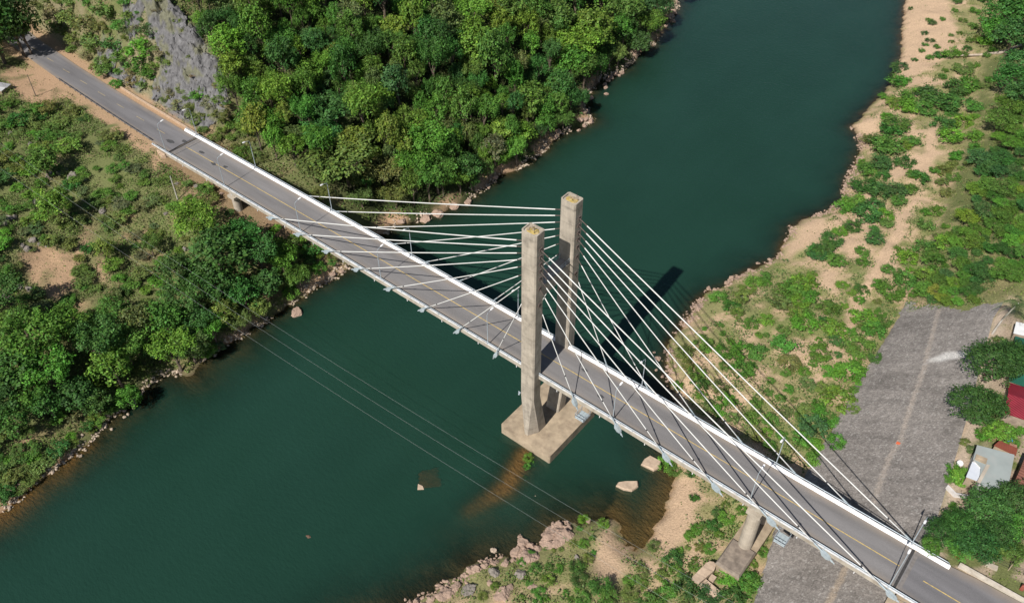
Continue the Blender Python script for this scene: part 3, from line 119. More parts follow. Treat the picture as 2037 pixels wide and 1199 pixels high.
EASTSHRUB = [(-34.1,222.2,0.9,0.9,3,0),(-23.0,203.6,1.23,1.2,0,0),(-25.1,212.9,0.97,1.0,3,1),(-23.4,211.1,1.35,1.4,3,0),(-21.6,215.3,1.07,1.1,3,1),(-19.8,199.1,1.31,1.3,3,0),(-20.0,195.2,1.01,1.0,1,1),(-16.1,194.6,1.19,1.2,2,1),(-13.6,190.1,1.63,1.6,0,0),(-19.5,191.1,1.0,1.0,1,1),(-19.2,184.8,0.9,0.9,0,0),(-15.6,187.6,1.17,1.2,1,1),(-20.5,224.0,1.1,1.1,0,1),(-22.0,230.3,1.62,1.6,3,0),(-15.2,204.5,0.85,0.8,3,4),(-13.5,207.6,1.05,1.0,0,1),(-13.7,200.6,0.93,0.9,0,4),(-9.1,203.7,1.41,1.4,3,1),(-8.0,197.7,1.38,1.4,0,0),(-15.8,217.0,1.37,1.4,3,4),(-11.7,213.6,1.74,1.7,2,1),(-7.1,206.9,1.7,1.7,1,4),(-14.9,226.4,1.8,1.8,2,1),(-9.8,220.2,1.96,2.0,2,4),(-8.8,180.2,1.05,1.1,2,1),(-6.8,185.4,1.16,1.2,3,4),(-2.5,187.8,1.25,1.2,1,1),(-10.2,158.8,3.78,3.8,3,1),(-7.1,161.7,4.13,4.1,2,0),(-2.2,159.6,3.77,3.8,1,0),(-2.3,170.7,3.73,3.7,0,0),(0.2,174.0,3.76,3.8,0,1),(-9.3,152.6,3.22,3.2,2,2),(-5.5,153.8,2.9,2.9,3,1),(0.1,158.0,2.12,2.1,2,5),(-8.6,141.2,3.57,3.6,3,1),(-9.5,138.6,3.09,3.1,1,0),(-8.8,130.0,3.3,3.3,1,0),(-6.0,129.4,3.73,3.7,1,1),(-2.2,135.5,2.28,2.3,3,1),(-0.2,125.1,2.49,2.5,0,0),(5.6,119.1,2.57,2.6,2,0),(-5.4,121.1,3.49,3.5,2,0),(-6.3,117.3,2.59,2.6,2,1),(4.1,120.2,1.72,1.7,0,1),(-4.2,108.8,3.34,3.3,3,0),(-0.5,109.0,3.19,3.2,0,5),(-4.1,102.4,2.73,2.7,2,1),(0.8,102.5,2.71,2.7,0,5),(0.5,97.3,2.93,2.9,1,5),(-5.0,98.7,2.56,2.6,2,1),(2.8,110.3,2.78,2.8,1,5),(5.2,107.8,1.93,1.9,1,1),(-1.8,79.1,2.63,2.6,2,0),(-1.6,82.8,2.28,2.3,3,0),(-2.5,77.0,2.11,2.1,1,0),(-1.3,75.5,1.73,1.7,3,5),(0.1,90.8,2.09,2.1,3,0),(-1.6,87.8,1.68,1.7,3,2),(5.8,82.9,1.51,1.5,1,1),(2.9,75.4,2.09,2.1,1,1),(-0.0,64.7,2.61,2.6,0,2),(-1.1,61.9,2.35,2.3,1,1),(3.5,60.7,2.09,2.1,2,1),(-2.4,59.7,2.33,2.3,1,1),(2.0,57.8,2.07,2.1,3,2),(-1.8,54.8,2.29,2.3,1,4),(-9.2,59.0,2.0,2.0,3,2),(-8.3,62.2,1.67,1.7,2,1),(-13.0,49.8,1.95,1.9,2,1),(-9.2,51.8,1.95,1.9,1,4),(17.2,91.6,2.57,2.6,0,1),(20.5,93.4,2.57,2.6,0,2),(21.2,85.2,2.5,2.5,0,1),(20.7,79.7,2.21,2.2,1,3),(17.6,77.3,2.44,2.4,1,1),(16.2,72.2,2.4,2.4,3,1),(19.1,43.7,3.22,3.2,2,1),(20.3,36.4,2.92,2.9,0,2),(17.9,51.6,2.77,2.8,3,2),(20.0,30.4,2.25,2.2,3,1),(19.6,26.8,2.52,2.5,1,5),(19.1,24.0,2.0,2.0,0,1),(18.5,58.2,2.27,2.3,1,1),(24.2,24.9,1.78,1.8,1,1),(5.7,52.2,2.81,2.8,3,2),(5.2,43.9,2.5,2.5,2,1),(12.1,45.5,2.39,2.4,3,1),(11.4,54.4,2.48,2.5,0,2),(15.1,61.3,2.65,2.7,0,2),(8.4,39.8,2.14,2.1,2,4),(2.2,39.0,2.15,2.2,2,1),(1.8,33.2,2.32,2.3,0,1),(-3.5,34.7,2.13,2.1,3,1),(-8.4,35.2,1.94,1.9,0,4),(0.3,26.0,1.75,1.8,3,4),(-10.0,30.8,2.13,2.1,2,4),(-5.4,27.1,1.88,1.9,1,1),(9.4,23.0,1.71,1.7,2,1),(22.6,20.3,1.76,1.8,2,1),(7.9,60.0,2.31,2.3,0,1),(2.8,-25.0,1.47,1.5,3,0),(0.9,-23.1,1.14,1.1,1,0),(6.5,-24.0,1.73,1.7,3,0),(-1.0,-28.3,1.13,1.1,1,2),(-1.2,-25.2,0.88,0.9,2,1),(-4.4,-13.3,0.93,0.9,3,2),(-0.7,-12.5,1.01,1.0,1,2),(8.5,-10.8,1.18,1.2,3,4),(12.9,-11.8,1.52,1.5,0,0),(14.4,-13.5,1.15,1.2,3,1),(15.0,-2.0,1.2,1.2,0,0),(9.2,1.3,0.94,0.9,1,0),(5.6,6.0,1.06,1.1,1,0),(11.9,9.4,1.44,1.4,0,0),(14.9,6.1,1.32,1.3,3,0),(14.4,0.9,1.12,1.1,0,0),(12.7,-6.1,1.0,1.0,2,1),(0.8,6.0,1.46,1.5,0,2),(2.8,5.6,1.26,1.3,3,1),(21.5,-9.6,1.6,1.6,2,2),(24.3,-8.3,1.95,1.9,0,1),(25.9,-8.6,1.77,1.8,2,1),(23.8,-1.7,1.09,1.1,1,1),(17.6,-15.0,2.01,2.0,0,0),(15.1,-17.0,1.58,1.6,0,1),(21.0,-14.7,1.74,1.7,3,0),(24.2,-12.3,1.75,1.7,0,0),(14.2,-20.1,1.56,1.6,0,1),(10.5,-21.7,1.3,1.3,3,4),(16.2,-10.9,0.89,0.9,1,1),(23.9,-4.5,0.63,0.6,3,2),(8.6,-24.9,1.46,1.5,1,1),(5.5,-27.5,1.2,1.2,3,1),(2.6,53.5,1.69,2.0,1,4),(-18.4,168.1,3.21,3.2,1,1),(12.1,42.7,0.93,0.9,1,2),(7.6,33.6,0.75,0.6,3,1),(10.1,134.9,2.4,2.2,2,1),(8.3,56.1,1.07,1.1,2,0),(2.8,24.7,1.52,1.4,0,1),(17.2,27.4,1.25,1.3,1,4),(16.1,58.7,1.06,1.2,1,4),(4.8,56.1,0.96,0.9,3,1),(-9.5,120.3,1.21,1.0,2,1),(14.3,108.3,1.82,1.6,1,1),(12.9,137.7,1.92,1.9,3,1),(11.2,33.8,1.09,1.1,2,1),(13.1,52.0,1.65,1.5,0,0),(-14.8,235.7,2.06,2.4,1,1),(9.6,68.4,1.15,1.0,2,2),(-13.4,153.8,2.59,3.0,0,2),(15.6,80.3,1.35,1.3,0,4),(7.6,156.2,1.01,1.1,2,2),(-1.7,23.0,1.15,1.0,0,1),(19.2,89.9,1.08,1.3,1,1),(18.0,101.4,1.14,1.0,2,1),(-0.7,37.9,2.11,2.0,0,1),(6.5,88.4,1.89,2.2,1,0),(5.7,113.6,1.99,2.3,2,1),(14.7,18.8,1.2,1.4,3,1),(3.1,21.3,1.42,1.4,2,1),(-3.3,25.3,1.61,1.7,0,0),(22.2,77.6,0.72,0.8,1,2),(15.5,22.6,1.14,1.1,0,1),(-1.8,32.0,1.12,1.1,3,1),(12.8,73.6,1.29,1.6,2,1),(10.4,144.7,2.33,2.7,2,1),(-0.4,44.2,0.81,0.9,1,2),(4.3,99.9,2.18,2.1,0,2),(6.1,153.9,2.98,3.2,0,2),(12.2,24.6,1.51,1.5,1,1),(12.9,21.9,1.0,1.1,0,2),(11.9,66.7,1.07,1.2,1,1),(-8.0,193.1,1.74,1.5,1,1),(6.8,69.3,1.22,1.1,3,2),(-6.7,60.5,0.97,1.1,3,1),(14.5,55.9,1.25,1.4,0,1),(9.1,126.3,1.96,1.9,0,4),(18.2,73.4,1.06,1.2,3,1),(-10.5,39.5,0.68,0.8,2,1),(6.2,20.6,1.18,1.3,1,4),(10.1,50.5,0.79,0.8,0,2),(11.0,30.8,1.19,1.2,2,1),(-6.0,45.9,0.68,0.7,0,4),(20.1,22.9,0.68,0.6,0,1),(1.1,21.4,1.52,1.5,2,4),(4.6,24.8,0.73,0.7,1,1),(-0.3,58.8,1.12,1.3,0,1),(7.4,124.9,1.28,1.4,1,1),(16.3,30.6,1.44,1.3,2,4),(17.2,97.5,0.84,0.9,3,4),(-1.2,48.8,1.45,1.4,0,2),(8.7,30.7,0.88,0.8,0,1),(11.7,39.5,1.24,1.3,3,1),(15.9,28.8,0.87,1.0,0,1),(-9.9,122.6,1.16,1.1,3,2),(-4.0,182.8,2.69,2.7,3,4),(13.8,36.8,1.41,1.4,1,4),(5.0,141.9,2.99,3.0,1,2),(7.5,78.4,1.45,1.7,1,1),(19.7,106.8,1.43,1.5,0,2),(-2.5,116.4,1.96,2.1,2,0),(15.2,48.0,0.84,0.8,3,0),(11.9,88.5,0.9,1.1,2,1),(-4.7,202.8,2.66,2.8,1,2),(-1.3,194.3,1.25,1.2,1,1),(15.4,42.3,1.58,1.4,2,1),(13.7,130.4,1.19,1.1,2,4),(23.4,81.3,1.09,1.2,3,2),(20.6,74.0,1.1,1.3,3,1),(1.4,149.4,2.86,2.6,0,0),(12.7,128.6,0.88,0.9,0,4),(-8.0,28.6,1.3,1.5,0,4),(6.5,96.9,1.49,1.6,1,4),(-12.8,145.4,1.5,1.6,0,2),(4.7,92.5,1.57,1.5,2,0),(4.2,173.5,1.36,1.6,3,4),(19.0,48.6,0.87,0.9,1,1),(18.6,62.3,1.67,1.6,3,1),(-9.3,48.9,1.78,1.6,0,0),(-7.2,23.6,1.16,1.3,0,2),(12.5,19.3,1.16,1.1,1,4),(-21.5,179.2,2.49,2.7,0,0),(21.6,50.8,1.37,1.4,3,0),(13.4,27.9,1.21,1.3,3,4),(10.8,70.6,1.52,1.3,0,0),(23.9,34.7,0.97,0.8,1,4),(13.7,101.1,1.88,2.0,1,4),(14.8,86.9,2.32,2.3,0,2),(13.5,116.4,1.8,1.6,0,4),(3.5,166.5,1.42,1.4,1,0),(-3.3,46.2,1.63,1.4,0,1),(-7.2,47.2,1.44,1.2,1,4),(4.3,177.2,1.52,1.5,3,1),(0.9,45.0,0.67,0.7,1,1),(1.0,156.1,1.27,1.2,0,1),(-6.8,40.2,0.72,0.7,1,1),(14.5,51.2,0.8,0.9,0,1),(-6.8,34.3,0.72,0.8,0,2),(-9.3,56.2,1.55,1.4,3,4),(16.7,83.3,0.85,0.7,1,2),(-8.4,42.5,0.68,0.6,0,1),(-4.2,38.9,0.87,0.9,1,1),(-10.6,190.6,2.4,2.9,3,1),(10.1,63.6,0.89,0.9,0,2),(-18.5,158.6,1.45,1.4,2,1),(-3.2,132.9,2.06,2.2,3,2),(8.0,26.6,1.16,1.2,0,1),(9.1,37.2,1.07,1.2,3,1),(13.1,79.5,1.56,1.4,1,1),(17.1,65.0,1.2,1.4,3,1),(10.2,130.3,1.79,1.9,2,4),(17.6,33.0,1.43,1.6,1,1),(11.0,121.0,1.66,1.7,1,4),(15.1,68.9,0.88,1.0,3,4),(2.9,156.8,1.03,1.0,0,0),(13.4,32.0,0.66,0.6,3,4),(21.9,24.1,1.41,1.4,2,2),(16.5,37.4,1.34,1.6,3,4),(12.6,123.4,1.66,1.7,3,1),(21.8,40.5,0.93,1.1,0,1),(5.8,160.3,1.95,2.2,1,1),(-1.0,197.4,1.38,1.6,3,1),(-8.4,176.8,1.33,1.2,1,1),(12.2,106.3,1.58,1.6,2,1),(3.1,48.1,1.3,1.5,1,4),(-13.2,133.3,2.24,2.2,1,4),(-0.0,68.9,1.02,1.0,0,2),(15.3,-7.1,0.85,0.8,0,4),(-0.2,-16.7,0.61,0.7,2,1),(-6.0,-26.3,0.42,0.5,0,1),(0.7,-31.0,0.5,0.5,3,2),(-4.1,-19.5,0.59,0.6,0,1),(0.1,-32.4,0.78,0.9,3,1),(16.0,0.6,1.15,1.3,3,2),(22.5,-13.1,0.57,0.6,3,1),(19.8,-10.8,0.61,0.6,1,2),(14.5,3.1,0.8,0.9,0,4),(-2.2,-19.4,0.57,0.5,0,4),(-2.5,-28.0,0.51,0.5,0,4),(-2.6,-25.8,0.79,0.7,0,4),(12.6,6.1,0.86,0.9,1,4),(12.9,-15.5,1.13,1.2,2,4),(12.4,-21.7,0.63,0.6,0,1),(1.9,-22.2,0.59,0.6,3,4),(-1.9,-30.9,0.45,0.5,3,1),(-10.3,-36.9,0.42,0.5,1,4),(1.6,-20.4,0.82,1.0,0,4),(-0.8,-30.7,0.9,0.9,3,1),(15.7,-9.5,0.54,0.6,0,4),(-7.9,-36.7,0.8,0.7,3,4),(14.8,-3.6,0.43,0.4,1,4),(-7.0,-27.5,0.82,0.8,0,1),(3.9,-28.5,0.56,0.5,3,1),(-3.4,-30.1,0.64,0.6,2,1),(3.6,-26.6,0.47,0.5,1,2),(-4.3,-27.4,0.97,0.9,0,1),(9.9,-18.3,0.79,0.8,2,4),(-5.5,-22.8,0.42,0.4,1,4),(17.2,3.2,1.03,1.1,1,1),(-7.5,-34.1,0.73,0.8,2,1),(9.1,-19.3,0.85,1.0,1,2),(2.5,-28.0,0.57,0.6,0,1),(22.8,-10.4,0.53,0.5,1,1),(-5.8,-34.3,0.62,0.7,0,4),(13.4,-2.9,0.64,0.7,3,1),(-2.6,-33.1,0.58,0.6,2,1),(16.6,-3.0,0.83,0.9,2,1),(-0.6,-18.6,1.04,1.0,1,1),(-6.9,-25.5,0.94,0.9,2,1),(19.6,-13.3,0.69,0.8,1,4),(-5.4,-18.8,0.46,0.5,0,1),(-4.2,-22.5,0.46,0.5,2,4),(26.0,-10.3,0.43,0.4,3,1),(10.0,-16.5,1.02,1.1,3,4),(-3.5,-15.6,0.59,0.6,2,1),(13.0,-4.3,0.94,1.0,1,1),(11.4,-18.3,0.79,0.8,3,1),(16.7,-6.6,0.91,0.8,3,1),(12.8,-9.5,0.66,0.6,3,2),(25.7,-11.9,0.47,0.5,2,1),(-3.2,-21.6,0.42,0.4,1,4),(-4.2,-29.5,0.44,0.4,0,1),(18.7,-17.4,1.04,1.0,1,4),(1.5,-18.7,0.46,0.5,0,1),(12.1,-13.2,0.73,0.8,0,4),(13.6,-8.2,0.6,0.6,2,4),(8.8,-15.2,0.55,0.6,3,4)]
YARDSHRUB = [(42.9,22.1,1.39,1.4,1,1),(44.4,21.6,1.58,1.6,1,2),(42.9,20.5,0.92,0.9,2,1),(45.9,22.2,1.12,1.1,0,4),(44.2,32.4,1.26,1.3,1,1),(46.3,34.4,1.96,2.0,1,2),(47.8,33.7,1.76,1.8,0,1),(42.4,29.2,0.96,1.0,2,4),(43.7,28.3,0.76,0.8,1,4),(44.7,33.6,0.98,1.0,3,4),(48.5,37.3,1.19,1.2,2,1),(39.4,56.2,1.29,1.3,1,4),(45.4,15.3,0.99,1.0,2,1),(45.4,13.0,1.07,1.1,3,4)]
BAR = [(-20.2,-9.0,1.06,1.3,3,2),(-19.0,-9.0,0.87,1.0,0,1),(-19.3,-10.7,0.77,0.9,1,1),(-18.2,-12.5,0.48,0.6,2,4)]
ROCKS = [(-85.0,-10.4,-19.5,3.24,0.5,0),(-99.0,167.4,-17.6,2.6,0.7,0),(-97.6,170.4,-19.3,2.99,0.7,0),(-94.6,164.8,-19.5,2.57,0.7,0),(-100.7,176.7,-18.8,1.91,0.7,0),(-94.3,160.1,-19.4,1.63,0.6,0),(-92.1,137.5,-18.7,3.07,0.6,0),(-91.0,136.7,-19.5,2.04,0.6,0),(-88.2,124.4,-19.5,2.29,0.6,0),(-89.3,122.4,-19.5,1.96,0.6,0),(-89.2,119.6,-19.5,2.27,0.6,0),(-89.0,117.8,-19.5,1.93,0.6,0),(-88.4,115.1,-19.5,1.92,0.6,0),(-88.0,122.5,-19.5,1.47,0.6,0),(-87.1,113.8,-19.5,1.59,0.6,0),(-84.8,110.7,-19.5,1.57,0.6,0),(-87.1,105.9,-19.5,2.18,0.6,0),(-82.7,96.5,-18.0,2.4,0.7,0),(-81.4,92.8,-18.6,2.08,0.7,0),(-81.0,94.6,-19.0,1.94,0.7,0),(-79.4,95.2,-19.5,2.38,0.7,0),(-79.5,92.1,-19.5,1.77,0.6,0),(-79.6,89.3,-19.5,1.47,0.7,0),(-83.2,84.2,-18.8,2.32,0.6,0),(-82.3,81.7,-19.0,1.73,0.6,0),(-85.1,82.0,-17.3,2.02,0.6,1),(-83.3,56.7,-19.3,1.89,0.6,0),(-81.8,52.2,-19.5,1.06,0.6,0),(-82.0,44.0,-19.5,2.86,0.4,0),(-83.4,40.7,-19.5,3.37,0.4,0),(-84.8,35.6,-19.5,3.85,0.4,0),(-85.9,32.1,-19.5,3.32,0.4,0),(-89.2,27.4,-19.0,2.79,0.4,0),(-88.1,3.0,-19.0,2.16,0.4,0),(-87.3,5.3,-19.5,1.68,0.5,0),(-17.4,54.1,-19.5,1.54,0.8,0),(-15.9,54.0,-19.1,1.29,0.7,0),(-14.9,58.3,-19.5,1.79,0.7,0),(-14.9,60.6,-19.5,1.57,0.8,0),(-13.9,61.9,-19.4,0.97,0.7,0),(-15.6,46.5,-18.8,2.52,0.5,0),(-11.5,80.9,-19.5,1.16,0.7,0),(-11.4,24.6,-19.5,1.27,0.5,0),(-14.9,28.3,-19.5,1.72,0.4,0),(-16.4,29.3,-19.5,0.87,0.5,0),(-15.7,41.1,-19.2,1.13,0.6,0),(-16.5,46.7,-19.3,0.92,0.6,0),(-13.4,25.3,-19.5,0.85,0.5,0),(-9.0,53.7,-17.0,1.16,0.5,1),(-11.4,118.0,-19.5,1.31,0.6,0),(-8.0,106.6,-19.5,1.12,0.6,0),(-10.6,78.1,-19.1,1.02,0.6,0),(-12.8,69.1,-19.5,1.24,0.5,0),(-13.4,65.8,-19.5,1.1,0.5,0),(-19.5,138.7,-19.5,1.41,0.6,0),(-12.9,-28.0,-19.5,1.54,0.5,3),(-11.2,-23.0,-19.5,0.82,0.7,0),(-6.6,-18.6,-19.2,3.67,0.6,0),(-4.4,-19.4,-17.9,3.07,0.5,0),(-5.2,-16.8,-18.9,2.02,0.6,0),(-6.4,-21.0,-18.7,2.36,0.5,0),(-8.0,-25.4,-18.8,2.34,0.6,0),(-8.5,-23.4,-19.5,1.64,0.7,0),(-9.2,-24.6,-19.5,1.45,0.7,0),(-6.0,-25.5,-18.1,1.96,0.5,0),(-12.9,-32.9,-18.7,2.14,0.5,0),(-11.8,-31.6,-18.7,1.79,0.6,0),(-10.9,-30.0,-19.1,1.79,0.6,0),(-9.3,-29.2,-18.3,1.78,0.6,0),(-8.7,-27.9,-18.7,1.43,0.6,0),(-13.2,-33.8,-18.8,1.43,0.6,0),(-13.2,-40.1,-18.1,2.63,0.6,0),(-12.9,-38.0,-18.3,1.94,0.6,0),(-14.7,-41.6,-18.6,1.58,0.6,0),(-16.5,-43.3,-19.0,1.41,0.7,0),(-10.7,-37.3,-17.6,2.62,0.5,1),(-9.2,-32.0,-17.7,1.94,0.6,1),(-5.6,-34.4,-16.7,3.12,0.5,0),(-5.8,-29.5,-17.3,2.11,0.5,1),(-3.5,-13.0,-19.5,1.3,0.6,0),(-0.1,-21.3,-17.0,1.07,0.6,1),(-2.6,-30.2,-16.7,1.74,0.4,0),(-8.6,-34.0,-17.4,1.58,0.5,0),(-40.1,-46.4,-19.5,1.13,0.4,2),(-14.1,-14.7,-19.5,0.28,0.5,0),(-89.6,-49.0,-19.5,0.89,0.6,3),(-89.0,-50.6,-19.5,0.99,0.6,3),(-88.9,-51.5,-19.5,0.88,0.5,3),(-89.6,-55.2,-19.5,0.88,0.6,3),(-88.2,-54.8,-19.5,0.88,0.6,3),(-88.3,-69.1,-19.3,0.76,0.6,3),(-87.8,-70.7,-19.5,0.76,0.6,3),(-87.4,-72.1,-19.5,0.76,0.6,3),(-86.6,-76.6,-19.5,0.86,0.6,3),(-87.1,-62.1,-19.5,0.76,0.5,3),(-151.4,-25.3,-3.4,2.17,0.6,1),(-150.2,-23.6,-3.4,2.17,0.6,1),(-146.8,-22.1,-3.5,2.68,0.6,1),(-144.1,-21.3,-3.7,1.86,0.6,1),(-145.9,-32.3,-4.7,1.85,0.7,1),(-136.1,-39.3,-6.5,2.55,0.6,1),(-134.6,-38.7,-7.2,1.78,0.6,1),(-133.4,-37.7,-7.6,1.77,0.6,1),(-145.5,-39.0,-5.2,2.37,0.6,1),(-144.1,-40.8,-4.8,1.83,0.6,1),(-145.4,-37.9,-5.2,1.58,0.6,1),(-133.8,-23.5,-6.7,2.06,0.6,1),(-127.9,-48.0,-9.5,1.98,0.6,1),(-126.2,-46.9,-10.0,1.97,0.6,1),(-126.3,-51.8,-8.7,1.96,0.6,1),(-149.6,-22.3,-3.1,1.62,0.6,1),(-143.6,-22.9,-4.5,1.59,0.6,1),(-134.5,-41.5,-6.7,1.77,0.6,1),(-135.7,-41.9,-6.3,1.52,0.6,1),(-172.2,-23.2,-1.3,1.75,0.6,1),(-164.5,-22.3,-1.6,1.7,0.5,1),(-165.5,-19.8,-1.8,1.43,0.5,1),(-176.6,-22.7,-1.1,1.77,0.5,1),(-111.4,-17.9,-10.0,1.69,0.5,1),(-121.6,-15.0,-6.7,1.25,0.5,1),(-125.4,-8.6,-3.6,1.27,0.5,1),(-121.4,-6.0,-4.0,1.51,0.5,1),(-113.3,-1.3,-5.8,1.24,0.5,1),(-109.4,-0.2,-6.8,1.23,0.6,0),(-99.2,2.6,-12.4,1.21,0.6,0),(-116.0,-3.3,-5.2,1.24,0.6,0),(-98.0,3.7,-13.2,1.09,0.6,0),(-94.9,3.6,-15.3,1.09,0.6,0),(-6.6,-17.6,-19.2,3.03,0.3850868669245084,0),(-6.8,-19.3,-19.2,2.2,0.3174554729477221,0),(-4.3,-18.3,-17.9,2.45,0.4072492243805752,0),(-4.2,-20.3,-17.9,2.97,0.32348088003760445,0),(-5.1,-21.6,-18.2,3.06,0.3067027412996037,0),(-6.7,-23.3,-18.9,2.26,0.3826410565897635,0),(-9.7,-24.0,-19.5,2.18,0.3733631820932728,0),(-9.3,-25.8,-19.3,2.71,0.34482025002490774,0),(-6.8,-26.5,-18.0,2.85,0.4380958579474672,0)]
POLYS = {'dirt':[[(-133.5,-43.0),(-134.2,-37.7),(-128.2,-36.1),(-131.3,-31.4),(-134.6,-28.2),(-132.3,-27.9),(-127.6,-31.5),(-125.8,-36.1),(-122.2,-39.0),(-119.1,-42.5),(-120.2,-44.9),(-124.1,-45.0),(-127.6,-46.0)],[(-121.1,-15.5),(-120.2,-10.8),(-118.1,-10.6),(-118.9,-15.7)],[(-123.1,-34.1),(-123.5,-31.1),(-119.3,-32.8),(-117.8,-35.4)],[(-122.5,-23.4),(-121.8,-19.7),(-120.1,-19.7),(-120.7,-23.5)],[(-96.8,-69.2),(-95.9,-62.3),(-93.7,-62.9),(-94.0,-69.6)],[(-206.4,-7.7),(-192.3,0.5),(-175.8,-3.3),(-176.4,-8.7),(-179.2,-14.0)],[(-118.8,-45.0),(-115.4,-40.0),(-111.9,-41.3),(-116.1,-45.7)]],'sand':[[(-40.5,232.3),(-26.2,234.0),(-14.9,209.8),(-11.1,191.9),(-14.3,175.9),(-18.0,168.3),(-25.6,193.0)],[(4.2,120.9),(-2.4,150.5),(0.2,150.9),(6.1,130.7),(8.0,121.0)],[(-3.3,125.7),(5.0,132.7),(7.2,123.1),(-1.6,119.3)],[(-1.6,86.7),(2.7,92.0),(6.2,84.4),(4.2,80.0),(1.5,80.6)],[(1.0,71.5),(4.7,75.9),(6.4,66.8),(3.2,66.1)],[(-4.8,105.3),(-1.7,111.8),(0.3,105.0)],[(3.1,4.3),(5.7,5.8),(11.0,3.6),(11.6,0.7),(11.8,-5.7),(11.2,-10.4),(9.4,-10.4),(6.7,-9.1),(5.5,-2.2)],[(-1.5,-10.5),(4.2,-14.3),(8.1,-19.4),(7.6,-22.6),(2.7,-22.0),(0.5,-15.8)],[(7.2,100.0),(5.9,110.1),(8.5,116.3),(9.9,99.0),(11.2,83.1),(12.5,75.3),(10.6,75.9)],[(-11.1,90.4),(-6.0,92.7),(-3.5,85.4),(-6.4,76.8),(-8.8,74.3)],[(-20.6,140.0),(-14.9,146.1),(-12.1,136.2)]],'underbridge':[(-134.6,-4.5),(-112.2,-2.2),(-100.4,-0.1),(-92.8,1.5),(-87.2,6.8),(-96.0,7.8),(-111.2,1.3),(-129.5,-1.3)],'shoulder_n':[(-206.0,6.1),(-200.7,8.4),(-172.2,6.2),(-148.4,5.3),(-138.3,4.5),(-137.5,2.4),(-145.7,2.1),(-168.6,2.4),(-195.3,5.2)],'shoulder_s':[(-199.4,-11.1),(-200.3,-2.4),(-186.0,-3.2),(-162.8,-4.1),(-139.6,-5.0),(-132.0,-6.5),(-132.4,-8.8),(-138.7,-7.7),(-159.6,-6.1),(-176.7,-5.7),(-179.2,-14.0)],'cliff':[(-173.7,17.9),(-163.2,22.5),(-150.0,21.5),(-139.0,18.3),(-133.0,14.6),(-133.0,10.5),(-135.9,7.5),(-148.7,6.3),(-160.6,8.8),(-157.7,13.1),(-160.5,16.5),(-166.1,16.7),(-170.0,15.1),(-174.2,15.6)],'cliff2':[(-189.5,11.4),(-179.7,12.1),(-171.1,9.9),(-162.2,9.0),(-167.2,7.5),(-181.4,7.4)],'path':[(9.9,99.0),(10.0,89.2),(11.6,77.7),(11.1,66.6),(13.6,57.9),(13.5,50.5)],'grass_e':[(-9.8,71.2),(-12.8,87.2),(-7.3,96.2),(-4.0,85.1),(-5.4,77.4),(-3.0,69.3),(-11.7,59.7),(-14.0,57.2)],'yard':[(43.9,15.7),(41.0,35.4),(43.7,36.2),(49.5,38.1),(53.6,23.5),(48.2,21.6)],'grass_s':[(12.7,-1.1),(14.4,6.5),(18.1,4.7),(17.8,-5.2),(16.8,-8.4),(12.2,-10.4)],'strip':[(27.0,67.7),(29.6,53.3),(30.5,48.6),(32.7,32.7),(33.7,27.5),(33.4,23.6),(34.2,17.5),(35.0,12.9)],'strip2':[(36.0,0.8),(36.4,-4.2),(36.6,-8.5)],'stain':[(30.4,50.7),(32.4,52.9),(35.8,53.0),(35.8,51.8),(32.6,49.7)],'joint':[(30.2,49.3),(32.9,51.3),(36.5,51.7)]}
rng = np.random.default_rng(11); R = random.Random(5)
# ---------------- helpers ----------------
class MB:
    def __init__(s): s.v = []; s.f = []
    def add(s, vs, fs):
        o = len(s.v); s.v += [tuple(v) for v in vs]; s.f += [tuple(i+o for i in f) for f in fs]; return s
    def box(s, c, d, ax=None, ay=None):
        X = Vector(ax) if ax else Vector((1, 0, 0)); Y = Vector(ay) if ay else Vector((0, 1, 0)); Z = X.cross(Y).normalized(); c = Vector(c)
        vs = [c+X*(i*d[0]/2)+Y*(j*d[1]/2)+Z*(k*d[2]/2) for k in (-1, 1) for j in (-1, 1) for i in (-1, 1)]
        return s.add(vs, [(0,2,3,1),(4,5,7,6),(0,1,5,4),(2,6,7,3),(0,4,6,2),(1,3,7,5)])
    def tube(s, pts, rad, n=8, cap=True):
        pts = [Vector(p) for p in pts]; rad = rad if isinstance(rad, (list, tuple)) else [rad]*len(pts); vs = []; fs = []
        for i, p in enumerate(pts):
            t = (pts[min(i+1, len(pts)-1)]-pts[max(i-1, 0)]).normalized()
            a = t.cross(Vector((0, 0, 1)) if abs(t.z) < .95 else Vector((1, 0, 0))).normalized(); b = t.cross(a)
            vs += [p+(a*math.cos(2*math.pi*k/n)+b*math.sin(2*math.pi*k/n))*rad[i] for k in range(n)]
        for i in range(len(pts)-1):
            fs += [(i*n+k, i*n+(k+1) % n, (i+1)*n+(k+1) % n, (i+1)*n+k) for k in range(n)]
        if cap: fs += [tuple(range(n-1, -1, -1)), tuple((len(pts)-1)*n+k for k in range(n))]
        return s.add(vs, fs)
    def loft(s, rings, cap=True):
        n = len(rings[0]); vs = [v for r in rings for v in r]; fs = []
        for i in range(len(rings)-1):
            fs += [(i*n+k, i*n+(k+1) % n, (i+1)*n+(k+1) % n, (i+1)*n+k) for k in range(n)]
        if cap: fs += [tuple(range(n-1, -1, -1)), tuple((len(rings)-1)*n+k for k in range(n))]
        return s.add(vs, fs)
    def build(s, name, m, parent=None, smooth=False, fix=True):
        me = bpy.data.meshes.new(name); me.from_pydata(s.v, [], s.f); me.materials.append(m)
        if fix:
            b = bmesh.new(); b.from_mesh(me); bmesh.ops.recalc_face_normals(b, faces=b.faces); b.to_mesh(me); b.free()
        if smooth: me.polygons.foreach_set('use_smooth', [True]*len(me.polygons))
        o = bpy.data.objects.new(name, me); COL.objects.link(o)
        if parent: o.parent = parent
        return o
def tag(o, label=None, cat=None, group=None, kind=None):
    if label: o['label'] = label
    if cat: o['category'] = cat
    if group: o['group'] = group
    if kind: o['kind'] = kind
    return o
